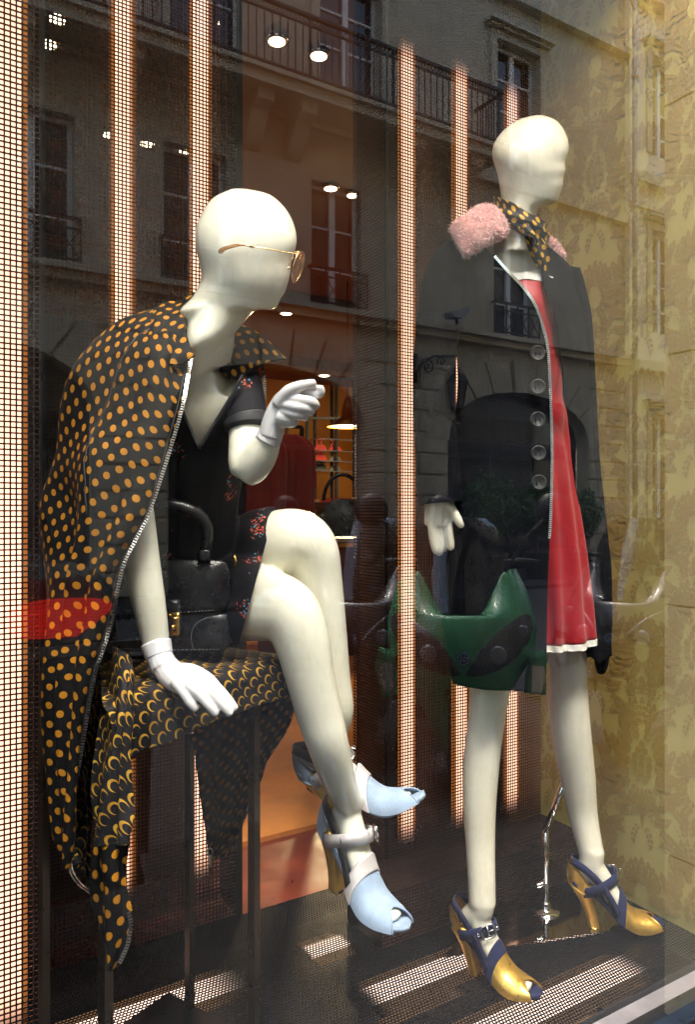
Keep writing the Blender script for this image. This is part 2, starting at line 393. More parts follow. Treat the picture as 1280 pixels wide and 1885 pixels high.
def pane_mat(name, k=2.0, tint=(.97, .98, .97), ior=1.5):
    m, nt, b = newmat(name); nt.nodes.remove(b)
    fr = nd(nt, 'ShaderNodeFresnel'); fr.inputs[0].default_value = ior
    gm = nd(nt, 'ShaderNodeNewGeometry'); nt.links.new(math_(nt, 'SUBTRACT', ior, math_(nt, 'MULTIPLY', gm.outputs['Backfacing'], ior-1/ior)), fr.inputs[0])
    f = math_(nt, 'MULTIPLY', fr.outputs[0], k, True)
    t = nd(nt, 'ShaderNodeBsdfTransparent'); t.inputs[0].default_value = (*tint, 1)
    g = nd(nt, 'ShaderNodeBsdfGlossy'); g.inputs['Roughness'].default_value = 0; g.inputs[0].default_value = (1, 1, 1, 1)
    mx = nd(nt, 'ShaderNodeMixShader'); nt.links.new(f, mx.inputs[0]); nt.links.new(t.outputs[0], mx.inputs[1]); nt.links.new(g.outputs[0], mx.inputs[2])
    nt.links.new(mx.outputs[0], nt.nodes['Material Output'].inputs[0]); return m
def clear_mat(name):
    m, nt, b = newmat(name); nt.nodes.remove(b); t = nd(nt, 'ShaderNodeBsdfTransparent'); t.inputs[0].default_value = (.985, .99, .985, 1)
    nt.links.new(t.outputs[0], nt.nodes['Material Output'].inputs[0]); return m

K = {}
K['perf'] = mat('perforated_black_steel', (.011, .012, .014), .45, .4, .25, 9, spec=.4)
K['perf_floor'] = mat('perforated_floor_steel', (.006, .0065, .008), .4, .1, .25, 9, spec=.14)
K['edge_bloom'] = mat('hole_edge_bloom', (.15, .055, .025), .5, .2, .2, 30)  # brown hole walls: red bloom around the strips put into the colour
K['perf_back'] = mat('perforated_inner_sheet', (.018, .016, .014), .5, .5, .2, 9)
def tube_lamp(name, col, s, axis, fade=.035, var=.35, freq=5):
    """a fluorescent-like strip: uneven along its length, dimmer towards its ends"""
    m, nt, b = newmat(name); nt.nodes.remove(b); tc = nd(nt, 'ShaderNodeTexCoord'); sp_ = nd(nt, 'ShaderNodeSeparateXYZ'); nt.links.new(tc.outputs['Generated'], sp_.inputs[0]); t = sp_.outputs[axis]
    def ramp(v):
        r = nd(nt, 'ShaderNodeMapRange'); r.interpolation_type = 'SMOOTHSTEP'; r.inputs[1].default_value = 0; r.inputs[2].default_value = fade; r.inputs[3].default_value = .03; nt.links.new(v, r.inputs[0]); return r.outputs[0]
    f = math_(nt, 'MULTIPLY', ramp(t), ramp(math_(nt, 'SUBTRACT', 1.0, t)))
    n = nd(nt, 'ShaderNodeTexNoise'); n.noise_dimensions = '1D'; n.inputs['Scale'].default_value = freq; nt.links.new(t, n.inputs['W'])
    f = math_(nt, 'MULTIPLY', f, math_(nt, 'ADD', 1-var, math_(nt, 'MULTIPLY', n.outputs[0], 2*var)))
    e = nd(nt, 'ShaderNodeEmission'); e.inputs[0].default_value = (*col, 1); nt.links.new(math_(nt, 'MULTIPLY', f, s), e.inputs[1]); nt.links.new(e.outputs[0], nt.nodes['Material Output'].inputs[0]); return m
K['led'] = tube_lamp('led_strip_warm', (1, .50, .33), .32, 2)
K['led_halo'] = tube_lamp('led_amber_glow', (1, .30, .06), .055, 2)  # amber light bleeding beside the strips, put in as dim emission
K['floor_halo'] = tube_lamp('floor_amber_glow', (1, .50, .22), .040, 0, .14)  # soft spill around the floor strips, put in as dim emission
K['led_floor'] = tube_lamp('led_strip_floor', (1, .68, .54), .42, 0, .14, .3, 3)
K['spot'] = emitter('spot_lamp_face', (1, .78, .5), 2.0)
K['box_dark'] = mat('dark_cabinet', (.012, .012, .014), .6)
K['chrome'] = mat('chrome', (.78, .78, .78), .08, 1, .05, rvar=.04)
K['steel_plate'] = mat('polished_steel_plate', (.55, .55, .54), .07, 1, .08, rvar=.03)
K['skin'] = mannequin_mat('cream_mannequin', (.70, .68, .55), (.76, .745, .64), (.48, .50, .43))
K['skin2'] = mannequin_mat('worn_cream_mannequin', (.62, .58, .46), (.70, .67, .57), (.40, .385, .32))
K['white'] = mannequin_mat('white_mannequin_hand', (.58, .57, .58), (.64, .63, .64), (.50, .49, .50))
K['dots'] = dot_mat('charcoal_dotted_fabric', (.005, .0048, .0055), (.33, .14, .010), (.0355, .0315), .0060)
K['dots_under'] = dot_mat('dotted_reverse', (.016, .014, .014), (.50, .22, .03), (.029, .027), .0050)
K['scarf'] = dot_mat('scarf_dots', (.012, .012, .014), (.50, .27, .025), (.030, .028), .0060, .4)
K['cresc'] = crescent_mat('crescent_lining', (.010, .0095, .011), (.26, .13, .014), (.38, .225, .028), (.034, .031), .0090)
K['floral'] = floral_mat('black_floral_fabric', (.010, .010, .014))
K['black_trim'] = mat('black_trim', (.012, .012, .015), .6)
K['navy_wool'] = mat('dark_navy_wool', (.0022, .0026, .0048), .95, 0, .3, 40, bump=.4, bscale=500, spec=.06)
K['red'] = mat('red_satin', (.29, .0015, .008), .5, 0, .12, 12, bump=.05, bscale=26, sheen=.1)
K['lace'] = mat('white_lace', (.75, .72, .66), .8, 0, .25, 120)
K['fur'] = mat('pink_fur', (.93, .66, .64), .8, 0, .25, 40, sheen=.4)
K['fur2'] = mat('pink_fur_dark', (.86, .52, .51), .85, 0, .2, 40)
K['leather'] = mat('black_leather', (.010, .010, .012), .28, 0, .2, 30, bump=.2, bscale=420, coat=.15)
K['gold'] = mat('gold_metal', (.83, .52, .14), .2, 1, .1)
K['gold_leather'] = mat('gold_leather', (.78, .47, .10), .34, .85, .14, 60, rvar=.08, bump=.12, bscale=120)
K['silver_leather'] = mat('silver_leather', (.72, .68, .68), .38, .45, .15, 25, bump=.15, bscale=120)
K['blue_suede'] = mat('light_blue_suede', (.26, .345, .47), .85, 0, .2, 30, bump=.2, bscale=400, sheen=.08)
K['navy_suede'] = mat('navy_suede', (.004, .008, .048), .9, 0, .25, 40, bump=.2, bscale=400, sheen=.03)
K['wood_lining'] = mat('shoe_lining', (.55, .42, .40), .6)
K['zip'] = mat('silver_zip_teeth', (.75, .72, .68), .25, 1, .1)
K['wire'] = mat('gold_wire', (.85, .55, .25), .2, 1, .05)
K['amber'] = mat('amber_lens', (.75, .36, .10), .08, 0, .05, trans=.75)
K['wall_base'] = mat('gold_silk_wallpaper', (.54, .45, .15), .5, .15, .12, 3, bump=.05, bscale=200)
K['wall_fig'] = mat('damask_figure', (.41, .285, .08), .55, .15, .12, 3)
K['stone'] = mat('paris_limestone', (.40, .36, .28), .85, 0, .22, 2.2, bump=.35, bscale=30)
K['stone_pale'] = mat('pale_limestone', (.68, .62, .50), .85, 0, .2, 2.2, bump=.35, bscale=30)
K['stone_trim'] = mat('limestone_trim', (.41, .37, .29), .8, 0, .2, 3, bump=.2, bscale=40)
K['pier'] = mat('shopfront_stone', (.60, .53, .38), .7, 0, .15, 6, bump=.15, bscale=50)
K['glass_dark'] = mat('dark_window_glass', (.012, .016, .02), .05, 0, .1, 2, rvar=.02, spec=.6)
K['frame_white'] = mat('white_window_paint', (.66, .68, .70), .45, 0, .1)
K['iron'] = mat('black_iron', (.012, .013, .016), .5, .3, .2)
K['shop_dark'] = mat('dark_shopfront_paint', (.02, .023, .03), .4, 0, .2, coat=.2)
K['leaf'] = mat('shrub_leaf', (.06, .15, .035), .5, 0, .45, 8)
K['leaf2'] = mat('shrub_leaf_dark', (.03, .08, .022), .55, 0, .4, 8)
K['asphalt'] = mat('asphalt', (.05, .05, .052), .85, 0, .3, 6, bump=.4, bscale=120)
K['paving'] = mat('pavement_asphalt', (.022, .022, .023), .8, 0, .25, 4, bump=.3, bscale=60)
K['kerb'] = mat('granite_kerb', (.26, .25, .25), .8, 0, .3, 20, bump=.3, bscale=90)
K['sill_blue'] = mat('blue_grey_metal_sill', (.06, .10, .17), .35, .5, .25, 20)
K['frame_black'] = mat('black_metal_frame', (.008, .009, .011), .35, .5, .2)
K['ledge'] = mat('grey_stone_ledge', (.24, .22, .24), .5, 0, .3, 12)
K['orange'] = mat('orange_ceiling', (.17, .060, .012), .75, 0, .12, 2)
K['orange_carpet'] = mat('orange_carpet', (.66, .23, .03), .95, 0, .3, 5, bump=.6, bscale=250, sheen=.2)
K['leather_floor'] = mat('red_brown_leather_floor', (.20, .035, .015), .35, 0, .45, 5, bump=.3, bscale=20)
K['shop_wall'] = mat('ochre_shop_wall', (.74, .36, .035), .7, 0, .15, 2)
K['red_cloth'] = mat('red_wool', (.28, .018, .014), .9, 0, .25, 15, sheen=.2)
K['brown'] = mat('brown_wood', (.12, .05, .02), .4, 0, .3, 8)
K['green'] = mat('green_scooter_paint', (.055, .30, .14), .45, 0, .1, 6, coat=.7)
K['silver_paint'] = mat('silver_scooter_paint', (.10, .105, .115), .3, .4, .1, 6, coat=.5)
K['white_paint'] = mat('dark_scooter_paint', (.05, .05, .055), .3, 0, .08, 6, coat=.5)
K['car'] = mat('dark_blue_grey_car_paint', (.018, .024, .035), .22, .4, .08, 5, coat=.8)
K['plastic'] = mat('black_plastic', (.014, .014, .016), .5, 0, .2)
K['tyre'] = mat('tyre_rubber', (.015, .015, .016), .85, 0, .2, 20)
K['tail'] = mat('red_tail_lens', (.45, .006, .006), .12, 0, .1, coat=.6, emit=(1, .02, .01), estr=.3)  # emission stands in for daylight on the red lens
_nt = K['tail'].node_tree; _b = _nt.nodes['Principled BSDF']; _w = nd(_nt, 'ShaderNodeTexWave'); _w.inputs['Scale'].default_value = 34; _w.inputs['Distortion'].default_value = 4; _w.bands_direction = 'Z'
_nt.links.new(nd(_nt, 'ShaderNodeTexCoord').outputs['Object'], _w.inputs['Vector']); _r = nd(_nt, 'ShaderNodeMapRange'); _r.inputs[3].default_value = .16; _r.inputs[4].default_value = .34; _nt.links.new(_w.outputs[1], _r.inputs[0]); _nt.links.new(_r.outputs[0], _b.inputs['Emission Strength'])
K['lamp_clear'] = mat('headlamp_glass', (.05, .055, .07), .06, 0, .15, 12, coat=.8)
K['lamp_bright'] = mat('indicator_lens', (.7, .68, .66), .12, .3, .1)
K['orange_lens'] = mat('orange_lens', (.7, .12, .02), .15)
K['mirror'] = mat('mirror_glass', (.7, .72, .75), .03, 1, .02, rvar=.01)
K['screen'] = pane_mat('scooter_windscreen', 1.6, (.30, .34, .40))
K['badge'] = mat('blue_badge', (.03, .10, .35), .25, .3, .1)
K['pane'] = pane_mat('shop_window_glass')
K['clear'] = clear_mat('glass_edge_clear')
K['coat_lamp'] = mat('grey_metal_lamp', (.22, .24, .28), .4, .3, .15)
K['grey_lens'] = mat('grey_lens', (.16, .18, .21), .15, 0, .1)
# ================================================================== THE SHOP WINDOW
GY = 0.955                 # outer face of the window glass
WX = 1.65                  # the damask wall
SY = 1.59                  # right screen
DY = 1.745                 # left screen, back edge of the display floor
ZC = 2.70                  # ceiling

def struct(name, mb, m, parent=None):
    o = mb.build(name, m, parent); o['kind'] = 'structure'; return o
def lattice(o, u, v, w, width, height, pitch, hole, thick, stagger=False, info=None):
    """a real perforated sheet: returns independent quads. w = direction away from the viewer"""
    o, u, v, w = (np.array(q, float) for q in (o, u, v, w))
    nc, nr = int(width/pitch), int(height/pitch); mx, my = (width-nc*pitch)/2, (height-nr*pitch)/2
    g = (pitch-hole)/2; Q = []
    def rect(x0, x1, y0, y1):                    # arrays
        x0, x1, y0, y1 = np.broadcast_arrays(x0, x1, y0, y1)
        P = lambda a, b: o + a[..., None]*u + b[..., None]*v
        return np.stack([P(x0, y0), P(x1, y0), P(x1, y1), P(x0, y1)], -2).reshape(-1, 4, 3)
    r = np.arange(nr); ys = my + r*pitch
    # horizontal bars
    yb0 = np.concatenate([[0], ys + pitch - g]); yb1 = np.concatenate([ys + g, [height]])
    yb = np.stack([np.concatenate([[0.], ys+pitch-g]), np.concatenate([[my+g], ys[1:]+g, [height]])], 1)
    Q.append(rect(np.zeros(nr+1), np.full(nr+1, width), yb[:, 0], yb[:, 1]))
    c = np.arange(nc-1 if stagger else nc)
    xs = mx + c[None]*pitch + (np.where(r % 2 == 1, pitch/2, 0)[:, None] if stagger else 0) + np.zeros((nr, 1))
    hx0, hx1 = xs+g, xs+pitch-g; hy0 = (ys+g)[:, None]+0*xs; hy1 = (ys+pitch-g)[:, None]+0*xs
    wx0 = np.concatenate([np.zeros((nr, 1)), hx1], 1); wx1 = np.concatenate([hx0, np.full((nr, 1), width)], 1)
    Q.append(rect(wx0, wx1, (ys+g)[:, None]+0*wx0, (ys+pitch-g)[:, None]+0*wx0))
    if thick:
        P = lambda a, b, z: o + a[..., None]*u + b[..., None]*v + z*w
        for (ax, ay), (bx, by) in (((hx0, hy0), (hx1, hy0)), ((hx1, hy0), (hx1, hy1)), ((hx1, hy1), (hx0, hy1)), ((hx0, hy1), (hx0, hy0))):
            Q.append(np.stack([P(ax, ay, 0), P(ax, ay, thick), P(bx, by, thick), P(bx, by, 0)], -2).reshape(-1, 4, 3))
    if info is not None: info.append(sum(len(q) for q in Q[:2]))
    return np.concatenate(Q)
X_, Y_, Z_ = np.eye(3)
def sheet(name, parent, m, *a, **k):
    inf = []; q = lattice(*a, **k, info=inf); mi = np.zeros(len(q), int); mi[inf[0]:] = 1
    return quads_obj(name, q, [m, K['edge_bloom']], parent, mi)
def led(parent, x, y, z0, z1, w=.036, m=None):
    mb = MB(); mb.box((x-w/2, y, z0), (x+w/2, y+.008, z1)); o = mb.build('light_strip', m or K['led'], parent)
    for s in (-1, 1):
        mb = MB(); mb.box((x+s*(w/2+.006)-.005, y+.004, z0), (x+s*(w/2+.006)+.005, y+.010, z1)); mb.build('halo_strip', K['led_halo'], o)  # added glowing flanges for the orange halo on both sides
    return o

# --- left screen (fills the back, left of the doorway)
t = thing('perforated_screen', 'wide black perforated metal screen with two light strips behind the seated mannequin', 'screen', loc=(0, 0, 0))
XL0, XL1 = -.08, .762
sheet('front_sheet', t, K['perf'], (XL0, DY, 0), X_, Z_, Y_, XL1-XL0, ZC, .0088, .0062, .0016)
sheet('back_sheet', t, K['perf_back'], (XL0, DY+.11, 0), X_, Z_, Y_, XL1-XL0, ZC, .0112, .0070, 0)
mb = MB(); mb.box((XL1, DY-.001, 0), (XL1+.012, DY+.112, ZC)); mb.build('edge_trim', K['frame_black'], t)
def px_x(px, y):
    k = (px-CX)/FPX; return y*(k*CS+SN)/(CS-k*SN)
def py_z(px, py, x, y):
    return CH + (CY-py)/FPX*(SN*x+CS*y)
for px, ztop, zbot in ((227, ZC, .10), (370, ZC, .10)):
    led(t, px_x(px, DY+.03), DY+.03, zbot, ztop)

# --- narrow screen nearest the glass at the far left
t = thing('perforated_screen', 'narrow black perforated screen with one bright strip at the left edge of the window', 'screen')
XN0, XN1, NY = -.36, .252, 1.45
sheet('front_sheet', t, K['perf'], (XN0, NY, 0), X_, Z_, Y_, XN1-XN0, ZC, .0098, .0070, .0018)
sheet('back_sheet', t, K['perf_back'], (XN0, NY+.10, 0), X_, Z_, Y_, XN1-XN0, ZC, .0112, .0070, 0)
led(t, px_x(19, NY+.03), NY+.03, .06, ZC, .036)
mb = MB(); mb.box((XN1, NY-.001, 0), (XN1+.006, NY+.10, ZC)); mb.build('edge_trim', K['frame_black'], t)

# --- right screen: front plus the return beside the doorway
t = thing('perforated_screen', 'black perforated screen with three light strips behind the standing mannequin', 'screen')
XR0, XR1 = 1.103, WX
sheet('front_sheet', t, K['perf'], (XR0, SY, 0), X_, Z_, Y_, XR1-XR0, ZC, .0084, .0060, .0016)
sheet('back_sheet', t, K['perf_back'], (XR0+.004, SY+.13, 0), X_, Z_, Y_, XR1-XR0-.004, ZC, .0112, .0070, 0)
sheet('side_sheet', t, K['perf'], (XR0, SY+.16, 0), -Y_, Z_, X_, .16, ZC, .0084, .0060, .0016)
mb = MB(); mb.box((XR0-.003, SY-.003, 0), (XR0+.003, SY+.003, ZC)); mb.build('edge_trim', K['frame_black'], t)
for px, yt, yb in ((752, 72, 1640), (850, 112, 1600), (945, 150, 1580)):
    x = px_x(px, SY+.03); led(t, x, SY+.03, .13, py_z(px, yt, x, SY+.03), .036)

# --- perforated display floor with lamps below it
FX0, FX1, FY0, FY1 = -.36, WX, 1.03, DY
q = lattice((FX0, FY0, 0), X_, Y_, -Z_, FX1-FX0, FY1-FY0, .0076, .0050, .0014, True)
o = quads_obj('display_floor', q, K['perf_floor']); o['kind'] = 'structure'
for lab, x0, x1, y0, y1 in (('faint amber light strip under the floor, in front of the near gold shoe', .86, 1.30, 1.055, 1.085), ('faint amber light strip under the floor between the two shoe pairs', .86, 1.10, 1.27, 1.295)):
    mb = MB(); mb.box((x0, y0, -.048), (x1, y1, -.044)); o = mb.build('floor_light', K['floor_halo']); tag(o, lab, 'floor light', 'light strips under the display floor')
mb = MB(); mb.box((FX0, FY0, -.075), (FX1, FY1, -.07)); mb.box((FX0, FY0-.004, -.07), (FX1, FY0, -.002)); mb.box((FX0, FY1, -.07), (FX1, FY1+.004, -.002))
struct('floor_pan', mb, K['box_dark'])
fl = [('long light strip glowing under the floor in front of the stool', -.12, .69, 1.545, 1.605),
      ('short light strip under the floor beside the plinth', .86, .975, 1.555, 1.60),
      ('light strip under the floor behind the near gold shoe', .89, 1.22, 1.335, 1.39),
      ('bright light strip under the floor nearest the glass', .94, 1.50, 1.115, 1.18)]
for lab, x0, x1, y0, y1 in fl:
    mb = MB(); mb.box((x0, y0, -.044), (x1, y1, -.038)); o = mb.build('floor_light', K['led_floor']); tag(o, lab, 'floor light', 'light strips under the display floor')
    for a, b in ((y0-.032, y0-.001), (y1+.001, y1+.032)): mb = MB(); mb.box((x0, a, -.048), (x1, b, -.044)); mb.build('halo_strip', K['floor_halo'], o)  # added glowing bands soften the strip's edges
# --- plinth under the right screen
t = thing('plinth', 'low black perforated plinth along the foot of the right screen', 'plinth')
PX0, PY0, PZ = .985, 1.44, .12
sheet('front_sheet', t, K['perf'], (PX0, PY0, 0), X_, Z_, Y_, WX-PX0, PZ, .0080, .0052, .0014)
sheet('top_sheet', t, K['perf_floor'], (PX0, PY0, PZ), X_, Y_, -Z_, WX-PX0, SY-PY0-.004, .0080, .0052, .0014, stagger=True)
mb = MB(); mb.box((PX0-.002, PY0+.002, .001), (PX0, SY-.004, PZ)); mb.build('end_panel', K['frame_black'], t)

# --- the damask wall
mb = MB(); mb.box((WX, GY+.02, 0), (WX+.10, SY+.4, ZC)); wall = tag(mb.build('damask_wall', K['wall_base']), 'gold damask papered wall closing the right side of the window', 'wall')
wall.data.materials.append(K['wall_fig'])
def blob(pts, k=4): return [tuple(p) for p in cr(pts, k, True)]
def leafp(x, y, ang, L, w, bend=0.0, tip=1.0):
    """curved, fat-ended leaf outline"""
    pts = []
    prof = ((0, .16), (.2, .55), (.5, .95), (.78, .9), (.95, .5))
    spine = []
    for s in (0, .2, .5, .78, .95, 1.0):
        a = ang + bend*s; spine.append((x + L*s*math.cos(ang+bend*s*.5), y + L*s*math.sin(ang+bend*s*.5), a))
    for (s, k), (sx, sy, a) in zip(prof, spine): pts.append((sx - math.sin(a)*w*k*.5, sy + math.cos(a)*w*k*.5))
    pts.append(spine[-1][:2])
    for (s, k), (sx, sy, a) in list(zip(prof, spine))[::-1]: pts.append((sx + math.sin(a)*w*k*.5, sy - math.cos(a)*w*k*.5))
    return blob(pts, 2)
def acanthus(x, y, ang, L, w, bend=0.0):
    """a lobed leaf: a split spine with leaflets to both sides and a curled tip"""
    if L < .034 or w < .012: return [leafp(x, y, ang, L, w, bend)]
    out = []
    for s, q in ((.16, .95), (.38, 1.1), (.60, 1.0), (.80, .72)):
        a = ang + bend*s; px_, py_ = x + L*s*math.cos(ang+bend*s*.5), y + L*s*math.sin(ang+bend*s*.5)
        for sg in (1, -1):
            nx, ny = -math.sin(a)*sg*.0012, math.cos(a)*sg*.0012
            out.append(leafp(px_+nx, py_+ny, a+sg*R(46), w*.78*q, w*.50*q, -sg*.7))
    a = ang + bend*.88; out.append(leafp(x + L*.86*math.cos(ang+bend*.43), y + L*.86*math.sin(ang+bend*.43), a, w*.8, w*.5, bend*.5))
    return out
def damask():
    P = []
    def sym(p):
        for e in (p if isinstance(p[0], list) else [p]): P.append(e); P.append([(-a, b) for a, b in e][::-1])
    # pineapple: rows of scales
    for row, (z, n, w) in enumerate(((-.045, 2, .020), (-.028, 3, .020), (-.010, 3, .0225), (.008, 3, .021), (.026, 2, .021), (.043, 1, .022))):
        for i in range(n):
            x = (i-(n-1)/2)*w
            P.append(blob([(x, z-.0085), (x+w*.40, z-.002), (x+w*.30, z+.006), (x, z+.0095), (x-w*.30, z+.006), (x-w*.40, z-.002)], 3))
    # big lobes round the pineapple
    for a, L, w, z, b in ((-75, .075, .022, -.055, .5), (-45, .078, .026, -.045, .7), (-12, .06, .026, -.035, .6), (14, .056, .026, -.015, .5), (34, .055, .024, .010, .45), (52, .055, .022, .030, .4), (72, .06, .02, .045, .2)):
        x0 = .034 if abs(a) < 60 else .014
        sym(acanthus(x0*.85, z, R(a), L, w, b))
    # tail fronds
    for a, L, b in ((-98, .06, -.25), (-80, .07, .35), (-64, .062, .6)): sym(acanthus(.006, -.075, R(a), L, .015, b))
    P.append(blob([(-.004, -.075), (.004, -.075), (.0045, -.16), (-.0045, -.16)], 3))
    # fan palmette above
    for a, L, w, b in ((90, .075, .016, 0), (68, .072, .017, .35), (46, .07, .018, .6), (24, .066, .019, .8), (4, .05, .018, .9)):
        (P.extend if a == 90 else sym)(acanthus(0 if a == 90 else .006, .085, R(a), L, w, b))
    # scrolls to the sides of the fan
    for x, y, a, L, w, b in ((.028, .075, 20, .05, .020, 1.9), (.050, .105, 60, .045, .018, -1.6), (.020, .155, 50, .05, .018, 1.2), (.03, .18, 75, .05, .017, -1.0), (.006, .16, 80, .06, .012, -.5)):
        sym(acanthus(x, y, R(a), L, w, b))
    # small lily on top and dots
    P.append(leafp(0, .17, R(90), .045, .02))
    for k in range(4): sym(blob([(.035+.006*k, .150+.009*k-.0025), (.0385+.006*k, .150+.009*k), (.035+.006*k, .150+.009*k+.0025), (.0315+.006*k, .150+.009*k)], 2))
    # lower stems with side leaves
    for x, y, a, L, w, b in ((.004, -.16, -40, .06, .014, -1.0), (.03, -.135, -20, .05, .02, 1.0), (.045, -.105, 10, .04, .018, 1.2), (.052, -.15, -60, .05, .018, 1.0)):
        sym(acanthus(x, y, R(a), L, w, b))
    n0 = len(P)
    # second figure half a repeat lower: a lily spray that fills the gaps
    for a, L, w, b in ((90, .07, .022, 0), (66, .066, .02, .5), (42, .062, .02, .8), (18, .056, .019, 1.0), (-6, .05, .018, 1.1)):
        p = acanthus(0 if a == 90 else .008, .30, R(a), L, w, b); (P.extend if a == 90 else sym)(p)
    for x, y, a, L, w, b in ((.012, .285, -20, .06, .026, .9), (.012, .272, -48, .062, .024, .7), (.006, .262, -74, .06, .02, .5), (.055, .325, 40, .045, .022, -1.3), (.058, .265, -10, .04, .022, 1.3), (.050, .235, -55, .045, .02, 1.1), (.062, -.06, -30, .035, .016, .8), (.066, .02, 20, .034, .016, .8), (.052, .065, 50, .04, .018, .9)):
        sym(acanthus(x, y, R(a), L, w, b))
    return P
mot = damask(); mb = MB(); colsp, per = .148, .62
for ci in range(-1, 5):
    yc = 1.096 + ci*colsp
    for ri in range(-1, 6):
        zc = 1.30 + (ri-2)*per + (0 if ci % 2 == 0 else per/2)
        for p in mot:
            q = [(min(max(yc+a, GY+.03), SY-.001), zc+b) for a, b in p]
            if max(b for a, b in q) > ZC-.01 or min(b for a, b in q) < .01: continue
            if max(a for a, b in q)-min(a for a, b in q) < .003: continue
            jx = .0003 + .000012*(len(mb.f) % 150); mb.add([(WX-jx, a, b) for a, b in q], [tuple(range(len(q)))])
o = mb.build('damask_figures', K['wall_fig'], wall); o['kind'] = 'stuff'

# --- the glass and its frame
mb = MB(); mb.box((-1.3, GY, -.05), (WX+.012, GY+.010, 2.62))
pane = mb.build('shop_window', [K['clear'], K['pane']]); 
for p in pane.data.polygons: p.material_index = 1 if p.normal.y < -.9 else 0
tag(pane, 'large clear shop window glass reflecting the street', 'window')
t = thing('window_frame', 'blue grey metal sill and dark frame under the shop window', 'window frame')
mb = MB(); mb.box((-1.4, GY-.050, -.100), (WX+.02, GY-.006, -.058)); mb.build('sill_rail', K['sill_blue'], t)
mb = MB(); mb.box((-1.4, GY-.006, -.13), (WX+.02, GY+.03, -.052)); mb.box((-1.4, GY+.012, -.052), (WX, GY+.026, -.004)); mb.build('bottom_frame', K['frame_black'], t)
mb = MB(); mb.box((-1.4, GY-.02, 2.62), (WX+.02, GY+.03, 2.72)); mb.build('top_frame', K['frame_black'], t)
mb = MB(); mb.box((-1.4, GY-.035, -.25), (WX+.02, GY+.0, -.131)); mb.build('base_panel', K['frame_black'], t)
mb = MB(); mb.box((-1.4, GY+.027, -.06), (WX, 1.024, -.012)); struct('window_ledge', mb, K['ledge'])

# --- our own building's front
t = thing('shopfront', 'pale stone shopfront of the building the window is set in', 'building')
z = -.25
for i, h in enumerate((.40, .62, .62, .62, .66)):
    mb = MB(); mb.box((WX+.022, GY-.24, z+.003), (WX+1.5, GY+.25, z+h-.003)); mb.build('stone_block', K['pier'], t); z += h
z = -.25
for i, h in enumerate((.40, .62, .62, .62, .66)):
    mb = MB(); mb.box((-2.6, GY-.12, z+.003), (-1.42, GY+.25, z+h-.003)); mb.build('stone_block', K['pier'], t); z += h
mb = MB(); mb.box((-9, GY-.1, 2.725), (22, GY+.35, 15)); mb.box((-9, GY-.1, -.3), (-2.61, GY+.35, 2.72)); mb.box((WX+1.51, GY-.1, -.3), (22, GY+.35, 2.72)); mb.build('facade_wall', K['stone'], t)
mb = MB(); mb.box((-9, GY-.3, 3.1), (22, GY-.102, 3.3)); mb.build('cornice', K['stone_trim'], t)

# --- room behind
def floor_or(name, lo, hi, m): mb = MB(); mb.box(lo, hi); return struct(name, mb, m)
floor_or('shop_floor', (-3, DY+.006, -.09), (7, 2.12, -.012), K['leather_floor'])
floor_or('shop_carpet', (-3, 2.12, -.09), (7, 9.0, .004), K['orange_carpet'])
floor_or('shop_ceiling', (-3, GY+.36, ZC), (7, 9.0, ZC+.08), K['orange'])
floor_or('window_ceiling', (-1.4, GY+.032, ZC), (WX+.1, GY+.358, ZC+.08), K['box_dark'])
wl = lambda lab, lo, hi, m: tag((lambda mb: mb.box(lo, hi).build('shop_wall', m))(MB()), lab, 'wall')
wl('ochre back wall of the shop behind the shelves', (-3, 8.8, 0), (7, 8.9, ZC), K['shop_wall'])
wl('dark brown wall on the far left of the shop', (-3.1, DY, 0), (-3.0, 8.9, ZC), K['brown'])  # dimness seen through the screen is put into the wall colour
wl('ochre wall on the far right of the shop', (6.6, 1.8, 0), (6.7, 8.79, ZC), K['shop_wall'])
wl('dark partition closing the left side of the window', (-.48, GY+.03, 0), (-.38, DY+.2, ZC), K['box_dark'])
wl('dark partition behind the damask wall', (WX+.11, SY+.2, 0), (6.6, SY+.28, ZC), K['box_dark'])
wl('dark partition left of the wide perforated screen', (-3, DY+.21, 0), (-.38, DY+.28, ZC), K['box_dark'])
wl('dark low board added to blacken the view through the wide perforated screen', (-.2, DY+.30, .004), (.74, DY+.34, 1.50), K['box_dark'])  # added board, hides the lit shop behind the holes
wl('tall dark board added to blacken the view through the right perforated screen', (XR0+.03, SY+.165, .004), (WX-.002, SY+.19, ZC-.004), K['box_dark'])  # added board, keeps the back of this screen black
# ceiling band across the shop, and dark beam lines
for i, y in enumerate((5.2, 7.4)):
    mb = MB(); mb.box((-2.9, y, ZC-.10), (6.5, y+.25, ZC-.001)); tag(mb.build('ceiling_beam', K['brown']), ('brown beam crossing the shop ceiling nearest the doorway', 'brown beam crossing the shop ceiling near the back shelves')[i], 'beam')

